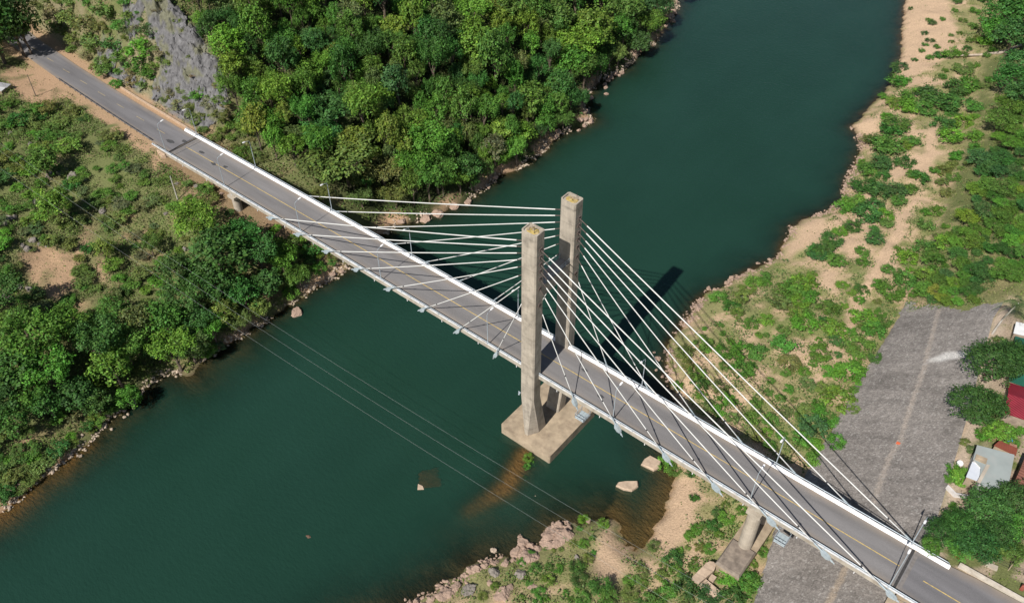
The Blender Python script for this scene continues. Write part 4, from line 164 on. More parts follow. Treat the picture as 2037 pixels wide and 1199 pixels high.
def empty(name, loc=(0, 0, 0), rz=0):
    o = bpy.data.objects.new(name, None); COL.objects.link(o); o.location = loc; o.rotation_euler = (0, 0, rz); o.empty_display_size = .3; return o
def H(x, y): return float(height(np.array([float(x)]), np.array([float(y)]))[0])
def mat(name, col, rough=.7, metal=0, var=.25, vscale=1.0, bump=0, bscale=8, spec=.3, dirt=None, dscale=.3, damt=.5):
    m = bpy.data.materials.new(name); m.use_nodes = True; n = m.node_tree.nodes; L = m.node_tree.links
    b = n['Principled BSDF']; b.inputs['Roughness'].default_value = rough; b.inputs['Metallic'].default_value = metal; b.inputs['Specular IOR Level'].default_value = spec
    tc = n.new('ShaderNodeTexCoord'); nz = n.new('ShaderNodeTexNoise'); nz.inputs['Scale'].default_value = vscale; nz.inputs['Detail'].default_value = 6
    L.new(tc.outputs['Object'], nz.inputs['Vector'])
    r = n.new('ShaderNodeMapRange'); r.inputs[1].default_value = .3; r.inputs[2].default_value = .7; r.inputs[3].default_value = 1-var; r.inputs[4].default_value = 1+var
    L.new(nz.outputs[0], r.inputs[0])
    mx = n.new('ShaderNodeMix'); mx.data_type = 'RGBA'; mx.blend_type = 'MULTIPLY'; mx.inputs[0].default_value = 1; mx.inputs[6].default_value = (*col, 1)
    L.new(r.outputs[0], mx.inputs[7]); out = mx.outputs[2]
    if dirt:
        n2 = n.new('ShaderNodeTexNoise'); n2.inputs['Scale'].default_value = dscale; n2.inputs['Detail'].default_value = 7; n2.inputs['Roughness'].default_value = .65
        L.new(tc.outputs['Object'], n2.inputs['Vector'])
        r2 = n.new('ShaderNodeMapRange'); r2.inputs[1].default_value = .48; r2.inputs[2].default_value = .72; r2.inputs[3].default_value = 0; r2.inputs[4].default_value = damt
        L.new(n2.outputs[0], r2.inputs[0])
        m2 = n.new('ShaderNodeMix'); m2.data_type = 'RGBA'; L.new(r2.outputs[0], m2.inputs[0]); L.new(out, m2.inputs[6]); m2.inputs[7].default_value = (*dirt, 1); out = m2.outputs[2]
    L.new(out, b.inputs['Base Color'])
    if bump:
        n3 = n.new('ShaderNodeTexNoise'); n3.inputs['Scale'].default_value = bscale; n3.inputs['Detail'].default_value = 8; L.new(tc.outputs['Object'], n3.inputs['Vector'])
        bp = n.new('ShaderNodeBump'); bp.inputs['Strength'].default_value = bump; bp.inputs['Distance'].default_value = .1; L.new(n3.outputs[0], bp.inputs['Height']); L.new(bp.outputs[0], b.inputs['Normal'])
    return m
def grid_mesh(name, X, Y, Z, m, keep=None, cols=None, floats=None, smooth=True):
    ny, nx = X.shape; V = np.stack([X, Y, Z], -1).reshape(-1, 3)
    i = np.arange(nx*ny).reshape(ny, nx); q = np.stack([i[:-1, :-1], i[:-1, 1:], i[1:, 1:], i[1:, :-1]], -1).reshape(-1, 4)
    if keep is not None:
        k = keep.reshape(-1); q = q[k[q].any(1)]
        used = np.unique(q); re = np.full(nx*ny, -1); re[used] = np.arange(len(used)); q = re[q]; V = V[used]
        if cols is not None: cols = cols.reshape(-1, 3)[used]
        if floats: floats = {a: f.reshape(-1)[used] for a, f in floats.items()}
    me = bpy.data.meshes.new(name); me.vertices.add(len(V)); me.vertices.foreach_set('co', V.astype(np.float32).ravel())
    me.loops.add(len(q)*4); me.loops.foreach_set('vertex_index', q.astype(np.int32).ravel())
    me.polygons.add(len(q)); me.polygons.foreach_set('loop_start', np.arange(0, len(q)*4, 4, dtype=np.int32)); me.polygons.foreach_set('loop_total', np.full(len(q), 4, np.int32))
    me.polygons.foreach_set('use_smooth', np.full(len(q), smooth)); me.update(calc_edges=True)
    if cols is not None:
        a = me.attributes.new('ground_col', 'FLOAT_COLOR', 'POINT'); c = cols.reshape(-1, 3); a.data.foreach_set('color', np.concatenate([c, np.ones((len(c), 1))], 1).astype(np.float32).ravel())
    for nme, f in (floats or {}).items():
        a = me.attributes.new(nme, 'FLOAT', 'POINT'); a.data.foreach_set('value', f.astype(np.float32).ravel())
    me.materials.append(m); o = bpy.data.objects.new(name, me); COL.objects.link(o); return o
def quads_mesh(name, V, tint, m):
    n = len(V); me = bpy.data.meshes.new(name); me.vertices.add(n*4); me.vertices.foreach_set('co', V.astype(np.float32).ravel())
    me.loops.add(n*4); me.loops.foreach_set('vertex_index', np.arange(n*4, dtype=np.int32)); me.polygons.add(n)
    me.polygons.foreach_set('loop_start', np.arange(0, n*4, 4, dtype=np.int32)); me.polygons.foreach_set('loop_total', np.full(n, 4, np.int32)); me.update(calc_edges=True)
    t = np.asarray(tint)
    if t.ndim == 1: t = np.stack([t]*3, 1)
    a = me.attributes.new('tint', 'FLOAT_COLOR', 'POINT'); c = np.repeat(t, 4, 0); a.data.foreach_set('color', np.concatenate([c, np.ones((len(c), 1))], 1).astype(np.float32).ravel())
    me.materials.append(m); return me
def leaf_quads(rg, P, N, size, jit=.7):
    n = len(P); N = N+rg.normal(0, jit, (n, 3)); N /= np.linalg.norm(N, axis=1)[:, None]+1e-9
    T = np.cross(N, rg.normal(0, 1, (n, 3))); T /= np.linalg.norm(T, axis=1)[:, None]+1e-9; B = np.cross(N, T)
    s = (size*rg.uniform(.6, 1.35, n))[:, None]; w = s*rg.uniform(.5, .8, n)[:, None]
    return np.stack([P-T*s*.5, P+B*w*.5-T*s*.05, P+T*s*.5, P-B*w*.5+T*s*.05], 1)
def srgb(r, g, b):
    f = lambda c: c/255/12.92 if c/255 <= .04045 else ((c/255+.055)/1.055)**2.4
    return (f(r), f(g), f(b))
# ---------------- materials ----------------
def ground_mat(name, fine=3.0, bump=.6, spec=.15):
    m = bpy.data.materials.new(name); m.use_nodes = True; n = m.node_tree.nodes; L = m.node_tree.links; b = n['Principled BSDF']
    b.inputs['Roughness'].default_value = .95; b.inputs['Specular IOR Level'].default_value = spec
    at = n.new('ShaderNodeAttribute'); at.attribute_name = 'ground_col'
    geo = n.new('ShaderNodeNewGeometry'); nz = n.new('ShaderNodeTexNoise'); nz.inputs['Scale'].default_value = fine; nz.inputs['Detail'].default_value = 8; nz.inputs['Roughness'].default_value = .7
    L.new(geo.outputs['Position'], nz.inputs['Vector'])
    r = n.new('ShaderNodeMapRange'); r.inputs[1].default_value = .25; r.inputs[2].default_value = .75; r.inputs[3].default_value = .6; r.inputs[4].default_value = 1.4; L.new(nz.outputs[0], r.inputs[0])
    mx = n.new('ShaderNodeMix'); mx.data_type = 'RGBA'; mx.blend_type = 'MULTIPLY'; mx.inputs[0].default_value = 1; L.new(at.outputs['Color'], mx.inputs[6]); L.new(r.outputs[0], mx.inputs[7]); L.new(mx.outputs[2], b.inputs['Base Color'])
    bp = n.new('ShaderNodeBump'); bp.inputs['Strength'].default_value = bump; bp.inputs['Distance'].default_value = .35; L.new(nz.outputs[0], bp.inputs['Height']); L.new(bp.outputs[0], b.inputs['Normal'])
    return m
def leaf_mat(name, objcol=True):
    m = bpy.data.materials.new(name); m.use_nodes = True; n = m.node_tree.nodes; L = m.node_tree.links; b = n['Principled BSDF']; out = n['Material Output']
    b.inputs['Roughness'].default_value = .6; b.inputs['Specular IOR Level'].default_value = .2
    at = n.new('ShaderNodeAttribute'); at.attribute_name = 'tint'; src = at.outputs['Color']
    if objcol:
        oi = n.new('ShaderNodeObjectInfo'); mx = n.new('ShaderNodeMix'); mx.data_type = 'RGBA'; mx.blend_type = 'MULTIPLY'; mx.inputs[0].default_value = 1
        L.new(oi.outputs['Color'], mx.inputs[6]); L.new(src, mx.inputs[7]); src = mx.outputs[2]
    L.new(src, b.inputs['Base Color'])
    tr = n.new('ShaderNodeBsdfTranslucent'); L.new(src, tr.inputs[0]); ms = n.new('ShaderNodeMixShader'); ms.inputs[0].default_value = .2
    L.new(b.outputs[0], ms.inputs[1]); L.new(tr.outputs[0], ms.inputs[2]); L.new(ms.outputs[0], out.inputs[0]); return m
GROUND = ground_mat('ground'); CLIFFM = ground_mat('cliff_rock', .9, 1.0); REVM = ground_mat('stone_pitching', 4.5, .5); LEAF = leaf_mat('leaf'); COVER = leaf_mat('cover_leaf', False)
BARK = mat('bark', (.13, .10, .075), .9, var=.3, vscale=3)
CONC = mat('concrete', (.40, .35, .285), .85, var=.16, vscale=.5, bump=.25, bscale=5, dirt=(.2, .165, .12), dscale=.35, damt=.55)
CONCD = mat('weathered_concrete', (.34, .27, .19), .9, var=.22, vscale=.6, bump=.4, bscale=4, dirt=(.16, .12, .085), dscale=.45, damt=.7)
FASC = mat('fascia_concrete', (.36, .325, .27), .85, var=.2, vscale=.8, dirt=(.2, .15, .11), dscale=.9, damt=.6)
WHITE = mat('white_paint', (.72, .72, .73), .6, var=.08, vscale=1.5, dirt=(.42, .37, .31), dscale=.9, damt=.6)
STEEL = mat('galvanised_steel', (.38, .43, .47), .4, .2, var=.08, vscale=2)
STEELG = mat('pale_grey_paint', (.34, .40, .43), .5, .1, var=.12, vscale=3, dirt=(.32, .33, .32), dscale=1.5, damt=.4)
CABLE = mat('white_cable_sheath', (.62, .62, .60), .5, var=.08, vscale=.6)
RUST = mat('rusty_pipe', (.12, .095, .085), .7, .3, var=.3, vscale=3)
DARK = mat('dark_steel', (.05, .05, .055), .6, .3, var=.2, vscale=4)
YELP = mat('worn_yellow_paint', (.52, .37, .12), .8, var=.25, vscale=2.5, dirt=(.22, .2, .18), dscale=2, damt=.75)
RUB = mat('joint_rubber', (.045, .043, .042), .8, var=.3, vscale=3)
PATCH = mat('tar_patch', (.06, .06, .062), .9, var=.3, vscale=4)
def asphalt(name, col):
    m = mat(name, col, .9, var=.12, vscale=9, bump=.2, bscale=25, spec=.2)
    n = m.node_tree.nodes; L = m.node_tree.links; b = n['Principled BSDF']; src = b.inputs['Base Color'].links[0].from_socket
    geo = n.new('ShaderNodeNewGeometry'); mp = n.new('ShaderNodeMapping'); mp.inputs['Scale'].default_value = (.06, .55, .5); L.new(geo.outputs['Position'], mp.inputs[0])
    nz = n.new('ShaderNodeTexNoise'); nz.inputs['Scale'].default_value = 1; nz.inputs['Detail'].default_value = 5; L.new(mp.outputs[0], nz.inputs[0])
    r = n.new('ShaderNodeMapRange'); r.inputs[1].default_value = .3; r.inputs[2].default_value = .7; r.inputs[3].default_value = .82; r.inputs[4].default_value = 1.16; L.new(nz.outputs[0], r.inputs[0])
    mx = n.new('ShaderNodeMix'); mx.data_type = 'RGBA'; mx.blend_type = 'MULTIPLY'; mx.inputs[0].default_value = 1; L.new(src, mx.inputs[6]); L.new(r.outputs[0], mx.inputs[7])
    # dust gathered along both road edges
    at = n.new('ShaderNodeAttribute'); at.attribute_name = 'edge'
    n2 = n.new('ShaderNodeTexNoise'); n2.inputs['Scale'].default_value = .5; n2.inputs['Detail'].default_value = 6; L.new(geo.outputs['Position'], n2.inputs[0])
    mm = n.new('ShaderNodeMath'); mm.operation = 'MULTIPLY'; L.new(at.outputs['Fac'], mm.inputs[0]); L.new(n2.outputs[0], mm.inputs[1])
    m2 = n.new('ShaderNodeMix'); m2.data_type = 'RGBA'; L.new(mm.outputs[0], m2.inputs[0]); L.new(mx.outputs[2], m2.inputs[6]); m2.inputs[7].default_value = (.30, .24, .18, 1)
    L.new(m2.outputs[2], b.inputs['Base Color']); return m
def specks(m):
    n = m.node_tree.nodes; L = m.node_tree.links; b = n['Principled BSDF']; src = b.inputs['Base Color'].links[0].from_socket; geo = n.new('ShaderNodeNewGeometry')
    v = n.new('ShaderNodeTexVoronoi'); v.inputs['Scale'].default_value = 3.4; L.new(geo.outputs['Position'], v.inputs[0]); sx = n.new('ShaderNodeSeparateColor'); L.new(v.outputs['Color'], sx.inputs[0])
    r = n.new('ShaderNodeMapRange'); r.inputs[1].default_value = 0; r.inputs[2].default_value = 1; r.inputs[3].default_value = .80; r.inputs[4].default_value = 1.16; L.new(sx.outputs[0], r.inputs[0])
    mx = n.new('ShaderNodeMix'); mx.data_type = 'RGBA'; mx.blend_type = 'MULTIPLY'; mx.inputs[0].default_value = 1; L.new(src, mx.inputs[6]); L.new(r.outputs[0], mx.inputs[7])
    c = n.new('ShaderNodeMath'); c.operation = 'GREATER_THAN'; c.inputs[1].default_value = .93; L.new(sx.outputs[1], c.inputs[0]); c2 = n.new('ShaderNodeMath'); c2.operation = 'MULTIPLY'; c2.inputs[1].default_value = .28; L.new(c.outputs[0], c2.inputs[0])
    m2 = n.new('ShaderNodeMix'); m2.data_type = 'RGBA'; L.new(c2.outputs[0], m2.inputs[0]); L.new(mx.outputs[2], m2.inputs[6]); m2.inputs[7].default_value = (.52, .50, .47, 1); L.new(m2.outputs[2], b.inputs['Base Color'])
specks(REVM)
ASPH = asphalt('bridge_asphalt', (.176, .168, .166)); ASPH2 = asphalt('road_asphalt', (.152, .147, .152))
# ---------------- ground ----------------
def P2(l): return np.array(l, float)
def pmask(polys, x, y, soft=1.2, nz=1.5):
    m = np.zeros(x.shape)
    wx = x+(fbm(x*.3, y*.3, 41, 3)-.5)*nz*2; wy = y+(fbm(x*.3+9, y*.3, 42, 3)-.5)*nz*2
    for q in polys:
        q = P2(q); x0, y0 = q.min(0)-6; x1, y1 = q.max(0)+6
        b = (x > x0) & (x < x1) & (y > y0) & (y < y1)
        if not b.any(): continue
        d = poly_dist(q, wx[b], wy[b]); s = np.where(inside(q, wx[b], wy[b]), d, -d)
        m[b] = np.maximum(m[b], sst(-soft, soft, s))
    return m
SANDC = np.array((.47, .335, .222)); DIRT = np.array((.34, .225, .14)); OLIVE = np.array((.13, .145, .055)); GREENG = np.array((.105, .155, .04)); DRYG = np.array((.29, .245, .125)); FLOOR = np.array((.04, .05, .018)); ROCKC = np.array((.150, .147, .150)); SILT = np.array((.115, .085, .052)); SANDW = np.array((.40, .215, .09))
def ground_colour(x, y, z):
    d = shore_sd(x, y); west = x < np.interp(y, [-140, 0, 100, 200, 330], [-70, -45, -48, -70, -125])
    ry = y-road_y(x)
    def mixc(a, b, t): return a*(1-t[..., None])+b*t[..., None]
    one = np.ones(x.shape+(1,))
    n1 = fbm(x*.09, y*.09, 51, 5); n2 = fbm(x*.4, y*.4, 52, 4); n3 = fbm(x*.05, y*.05, 53, 4)
    # west
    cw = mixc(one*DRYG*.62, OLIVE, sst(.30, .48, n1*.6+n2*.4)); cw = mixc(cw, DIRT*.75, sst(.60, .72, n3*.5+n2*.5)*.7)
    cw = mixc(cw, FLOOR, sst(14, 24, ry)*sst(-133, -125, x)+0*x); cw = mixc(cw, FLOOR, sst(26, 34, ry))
    cl = pmask([POLYS['cliff'], POLYS['cliff2']], x, y, 2, 3)
    cw = mixc(cw, ROCKC*(.7+.6*n2)[..., None], np.clip(cl*1.1, 0, 1)*sst(.36, .46, n2*.55+n1*.45))
    cw = mixc(cw, DRYG*.62+ROCKC*.2, sst(5, 8, ry)*sst(24, 14, ry)*sst(-134, -142, x)*(1-cl)*sst(.35, .55, n1))
    cw = mixc(cw, DIRT*(.8+.4*n2)[..., None], pmask(POLYS['dirt'], x, y)*(.45+.5*sst(.38, .5, n2))); cw = mixc(cw, DIRT*.8, pmask([POLYS['underbridge']], x, y)*sst(.36, .6, n2)*.85)
    cw = mixc(cw, DIRT*1.15, sst(-135, -139, x)*np.maximum(sst(-6.6, -5.0, ry+(n2-.5)*3)*(ry < 0), sst(7.4, 6.2, ry+(n2-.5)*2)*(ry > 0))*.85)
    cw = mixc(cw, DIRT*.8, sst(-139, -134, x)*sst(-94, -100, x)*sst(11, 7, np.abs(ry)+(n2-.5)*7)*.8)
    cw = mixc(cw, DIRT*1.12, pmask([POLYS['shoulder_n'], POLYS['shoulder_s']], x, y, 1.0, .8)*sst(.3, .45, n2))
    cw = mixc(cw, DIRT*1.1, sst(3.5, 1.2, d)*sst(.42, .55, n1)); 
    # east
    ce = mixc(one*SANDC, DRYG*.95, sst(.36, .52, n1*.5+n2*.5)*.85); ce = mixc(ce, OLIVE*.6+GREENG*.45+DRYG*.1, sst(.48, .62, n1*.5+n2*.5+.04*sst(120, 90, y))*.6)
    ce = mixc(ce, GREENG*.9+OLIVE*.2, sst(5, 18, d)*sst(.48, .60, n2*.6+n1*.4)*.45)
    ce = mixc(ce, OLIVE*.5+DRYG*.6, sst(6, 14, d)*sst(120, 150, y)*sst(.38, .55, n1*.5+n2*.5)*.8)
    ce = mixc(ce, DRYG*1.1, pmask([POLYS['grass_e'], POLYS['grass_s']], x, y, 1.5, 1)*sst(.3, .5, n2)); ce = mixc(ce, GREENG*1.3, pmask([POLYS['grass_e'], POLYS['grass_s']], x, y, 1.5, 1)*sst(.5, .62, n2)*.6)
    ce = mixc(ce, SANDC, pmask(POLYS['sand'], x, y, 1.2, 1.6)); ce = mixc(ce, SANDC*.97, pmask([POLYS['path']], x, y)*0)
    pth = poly_dist(P2(POLYS['path']), x+(n2-.5)*3, y+(n1-.5)*3, False); ce = mixc(ce, SANDC, sst(1.5, .7, pth))
    ce = mixc(ce, OLIVE*.9, sst(0, 2, x-toe_x(y))*sst(68, 76, y)); ce = mixc(ce, DRYG, sst(0, 2, x-toe_x(y))*sst(68, 76, y)*sst(.52, .64, n1*.5+n2*.5)*.7)
    top = sst(-.5, .8, x-crest_x(y))*sst(74, 64, y)
    ce = mixc(ce, np.array((.33, .26, .19)), top); ce = mixc(ce, OLIVE, top*sst(.44, .56, n2)); ce = mixc(ce, np.array((.40, .32, .24)), top*sst(2.4, 1.7, x-crest_x(y)))
    c = np.where(west[..., None], cw, ce)
    # wet margin and river bed
    c = mixc(c, c*.62, sst(1.0, .2, d)); bedn = sst(.42, .6, n2)
    bed = mixc(one*SILT, SILT*.45, bedn); bed = mixc(bed, SANDW*.5, (1-west)*sst(-3, -.5, d)*sst(10, 25, y)*.6*sst(.4, .6, n1)); bed = mixc(bed, SANDW*.7, west*sst(-7, -2, d)*sst(-25, -40, y)*sst(.4, .55, n1))
    bed = mixc(bed, SANDW*.8+.02, sst(4.4, .6, poly_dist(SANDBAR, x+(n2-.5)*2, y, False)))
    pl = inside(POOL, x, y); bed = np.where(pl[..., None], np.array((.21, .135, .068))*(.65+.7*n2)[..., None], bed)
    return np.where((d < 0)[..., None], bed, c)
gx = np.arange(-322, 122, .8); gy = np.arange(-140, 330, .8); X, Y = np.meshgrid(gx, gy); Z = height(X, Y)
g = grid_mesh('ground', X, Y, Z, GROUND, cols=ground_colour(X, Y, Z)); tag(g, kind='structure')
# finer sheet of the limestone face above the road
cx_ = np.arange(-188, -124, .27); cy_ = np.arange(7.5, 36, .27); CX, CY = np.meshgrid(cx_, cy_)
ry = CY-road_y(CX); cm = pmask([POLYS['cliff'], POLYS['cliff2']], CX, CY, 1.5, 3)
rid = np.abs(fbm(CX*.30+CY*.1, CY*.26, 61, 5)-.5)*2; crk = 1-np.abs(fbm(CX*.6, CY*.35, 63, 4)-.5)*4
lz = height(CX, CY)+7*fbm(CX*.13, CY*.13, 67, 4); led = (lz*.42+CX*.05) % 1.0; led2 = (lz*1.1-CX*.11) % 1.0
CZ = height(CX, CY)+.06+cm*(2.4*rid+.8*np.clip(crk, 0, 1)+.55*led**2+.2*led2**2+.9*fbm(CX*1.1, CY*.9, 68, 4)-.6)
q3 = CZ*.7; cc = ROCKC*(.7+.6*fbm(CX*.7+q3*.3, CY*.5+q3, 64, 5))[..., None]; cc = cc*(1-.35*sst(.6, .95, 1-np.abs(fbm(CX*.5-q3*.4, q3*.8, 66, 4)-.5)*6))[..., None]; st = (sst(.54, .66, fbm(CX*.3+q3*.2, q3*.5+CY*.2, 65, 4))*.6)[..., None]; cc = cc*(1-st)+np.array((.15, .15, .075))*st
cl = grid_mesh('cliff', CX, CY, CZ, CLIFFM, keep=(cm > .55), cols=cc, smooth=False); tag(cl, kind='structure')
# water
wx_ = np.arange(-130, 16, .6); wy_ = np.arange(-110, 300, .6); WX, WY = np.meshgrid(wx_, wy_); WZ = height(WX, WY); wd = shore_sd(WX, WY)
slab_in = inside(np.array([(-31.8, -27.3), (-34.6, -24.2), (-32.2, -20.9), (-28.6, -24.0)]), WX, WY); WZ = np.where(slab_in, WATER-.55-.16*(WY+27), WZ)
def water_mat():
    m = bpy.data.materials.new('river_water'); m.use_nodes = True; n = m.node_tree.nodes; L = m.node_tree.links; n.clear(); out = n.new('ShaderNodeOutputMaterial')
    at = n.new('ShaderNodeAttribute'); at.attribute_name = 'depth'
    mm = n.new('ShaderNodeMath'); mm.operation = 'MULTIPLY'; mm.inputs[1].default_value = -.85; L.new(at.outputs['Fac'], mm.inputs[0])
    ex = n.new('ShaderNodeMath'); ex.operation = 'EXPONENT'; L.new(mm.outputs[0], ex.inputs[0]); fac = n.new('ShaderNodeMath'); fac.operation = 'SUBTRACT'; fac.inputs[0].default_value = 1; L.new(ex.outputs[0], fac.inputs[1])
    tr = n.new('ShaderNodeBsdfTransparent'); tr.inputs[0].default_value = (.80, .80, .66, 1)
    geo = n.new('ShaderNodeNewGeometry'); df = n.new('ShaderNodeBsdfDiffuse')
    nl = n.new('ShaderNodeTexNoise'); nl.inputs['Scale'].default_value = .05; nl.inputs['Detail'].default_value = 4; L.new(geo.outputs['Position'], nl.inputs[0])
    rp = n.new('ShaderNodeMix'); rp.data_type = 'RGBA'; L.new(nl.outputs[0], rp.inputs[0]); rp.inputs[6].default_value = (.0095, .0345, .0215, 1); rp.inputs[7].default_value = (.0135, .0435, .0305, 1); mp2 = n.new('ShaderNodeMapping'); mp2.inputs['Scale'].default_value = (.075, .016, 1); mp2.inputs['Rotation'].default_value = (0, 0, -.12); L.new(geo.outputs['Position'], mp2.inputs[0])
    n5 = n.new('ShaderNodeTexNoise'); n5.inputs['Scale'].default_value = 1; n5.inputs['Detail'].default_value = 5; L.new(mp2.outputs[0], n5.inputs[0]); r5 = n.new('ShaderNodeMapRange'); r5.inputs[1].default_value = .3; r5.inputs[2].default_value = .7; r5.inputs[3].default_value = .93; r5.inputs[4].default_value = 1.07; L.new(n5.outputs[0], r5.inputs[0])
    m5 = n.new('ShaderNodeMix'); m5.data_type = 'RGBA'; m5.blend_type = 'MULTIPLY'; m5.inputs[0].default_value = 1; L.new(rp.outputs[2], m5.inputs[6]); L.new(r5.outputs[0], m5.inputs[7]); L.new(m5.outputs[2], df.inputs[0])
    m1 = n.new('ShaderNodeMixShader'); L.new(fac.outputs[0], m1.inputs[0]); L.new(tr.outputs[0], m1.inputs[1]); L.new(df.outputs[0], m1.inputs[2])
    gl = n.new('ShaderNodeBsdfGlossy'); gl.inputs['Roughness'].default_value = .12
    mp = n.new('ShaderNodeMapping'); mp.inputs['Scale'].default_value = (1.0, 1.9, 1); mp.inputs['Rotation'].default_value = (0, 0, .5); L.new(geo.outputs['Position'], mp.inputs[0])
    nz = n.new('ShaderNodeTexNoise'); nz.inputs['Scale'].default_value = .9; nz.inputs['Detail'].default_value = 5; nz.inputs['Roughness'].default_value = .6; L.new(mp.outputs[0], nz.inputs[0])
    bp = n.new('ShaderNodeBump'); bp.inputs['Strength'].default_value = .5; bp.inputs['Distance'].default_value = .25; L.new(nz.outputs[0], bp.inputs['Height']); L.new(bp.outputs[0], df.inputs['Normal']); L.new(bp.outputs[0], gl.inputs['Normal'])
    fr = n.new('ShaderNodeFresnel'); fr.inputs[0].default_value = 1.38; L.new(bp.outputs[0], fr.inputs['Normal'])
    m2 = n.new('ShaderNodeMixShader'); L.new(fr.outputs[0], m2.inputs[0]); L.new(m1.outputs[0], m2.inputs[1]); L.new(gl.outputs[0], m2.inputs[2]); L.new(m2.outputs[0], out.inputs[0]); return m
wt = grid_mesh('water', WX, WY, np.full(WX.shape, WATER), water_mat(), keep=(wd < 2.5), floats={'depth': np.maximum(WATER-WZ, 0)}); tag(wt, kind='structure')
# stone-pitched embankment sheets either side of the bridge
rs_ = np.arange(0, 1.001, 1/70); ry_ = np.arange(-32, 72, .3); RS, RY = np.meshgrid(rs_, ry_)
edge = 1.2*(fbm(RY*.5, RY*.1, 71, 3)-.5)
RX = toe_x(RY)+edge*(1-RS)+RS*(crest_x(RY)-toe_x(RY)+.1); RZ = height(RX, RY)+.07+.05*(fbm(RX*1.6, RY*1.6, 72, 4)-.5)
n1 = fbm(RX*.25, RY*.25, 73, 5); n2 = fbm(RX*2.2, RY*2.2, 74, 3); sp = vnoise(RX*3.1, RY*3.1, 75)
rc = np.array((.236, .214, .196))*(.78+.44*n1)[..., None]*(.72+.56*n2)[..., None]; 
rc = rc*(1-.16*sst(.5, .66, fbm(RX*.12, RY*.5, 77, 4)))[..., None]
def stripe(l, w): return sst(w, w*.55, poly_dist(P2(l), RX+(n2-.5)*.6, RY, False))[..., None]
for l, w, c in ((POLYS['strip'], .5, (.36, .31, .265)), (POLYS['strip2'], .6, (.36, .29, .22)), (POLYS['joint'], .3, (.40, .37, .34))):
    s = stripe(l, w)*(.45+.5*n1)[..., None]; rc = rc*(1-s)+np.array(c)*s
s = pmask([POLYS['stain']], RX, RY, .7, .5)[..., None]*.75; rc = rc*(1-s)+np.array((.62, .60, .57))*s
rv = grid_mesh('revetment', RX, RY, RZ, REVM, cols=rc, keep=(RY < 69.5+2*(n1-.5)*4-.12*(RX-20))); tag(rv, kind='structure')
# ---------------- road beyond the bridge ----------------
def ribbon(name, xs, half, zf, m, y0=None, zoff=0, nv=9, parent=None):
    us = np.linspace(-1, 1, nv); A, U = np.meshgrid(xs, us); cy = road_y(A) if y0 is None else y0(A); hw = half(A) if callable(half) else half
    o = grid_mesh(name, A, cy+U*hw, zf(A)+zoff+0*U, m, floats={'edge': np.clip(np.abs(U)*3.4-2.3, 0, 1.1)})
    if parent: o.parent = parent
    return o
xs = np.arange(-300, -133.9, 1.0); rd = ribbon('road', xs, lambda a: np.interp(a, [-300, -170, -140, -134], [3.6, 3.5, 3.9, 4.1]), deck_z, ASPH2, nv=13); tag(rd, kind='structure')
xs = np.arange(43.9, 125, 1.0); rd2 = ribbon('road', xs, lambda a: np.interp(a, [43, 52, 60, 130], [4.1, 5.2, 5.6, 5.6]), deck_z, ASPH2, nv=13); tag(rd2, kind='structure')
mk = MB()
for k in range(9):
    x0 = -143-9.2*k; mk.box((x0, float(road_y(x0))+.05, -.73+.006), (3.4, .14, .004))
tag(mk.build('road_marking', mat('faded_yellow', (.34, .27, .15), .85, var=.3, vscale=2, dirt=(.2, .18, .16), dscale=1.5, damt=.8)), kind='structure')
mk = MB()
for x0 in np.arange(46, 122, 4): mk.box((x0+2, -.1, float(deck_z(x0+2))+.006), (4.0, .15, .004), ax=(1, 0, float(deck_z(x0+4)-deck_z(x0))/4))
tag(mk.build('road_marking', YELP), kind='structure')
# ---------------- the bridge ----------------
WHITE2 = mat('weathered_white_paint', (.52, .53, .54), .65, var=.12, vscale=1.2, dirt=(.33, .29, .24), dscale=.8, damt=.75)
JC = mat('joint_concrete', (.17, .155, .145), .9, var=.2, vscale=2)
BR = tag(empty('cable_stayed_bridge', (0, 0, 0)), 'white and grey concrete cable-stayed bridge with twin towers crossing the green river', 'bridge')
def sweep(prof, x0, x1, step=3.0, zf=deck_z):
    b = MB(); xs = list(np.arange(x0, x1, step))+[x1]
    return b.loft([[(x, y, float(zf(x))+z) for y, z in prof] for x in xs])
XL, XR = -133.7, 43.6
sweep([(-4.60, .19), (-4.64, .19), (-4.64, -.70), (-4.0, -.78), (-3.2, -.9), (-2.9, -2.0), (-2.2, -2.0), (-2.0, -.9), (2.0, -.9), (2.2, -2.0), (2.9, -2.0), (3.2, -.9), (4.0, -.78), (4.64, -.70), (4.64, .19), (4.60, .19), (4.35, .19), (4.2, -.02), (-4.2, -.02), (-4.35, .19)], XL, XR).build('deck', FASC, BR)
xs = np.append(np.arange(XL, XR, 1.5), XR); ribbon('roadway', xs, 4.08, deck_z, ASPH, y0=lambda a: a*0, zoff=.004, nv=15, parent=BR)
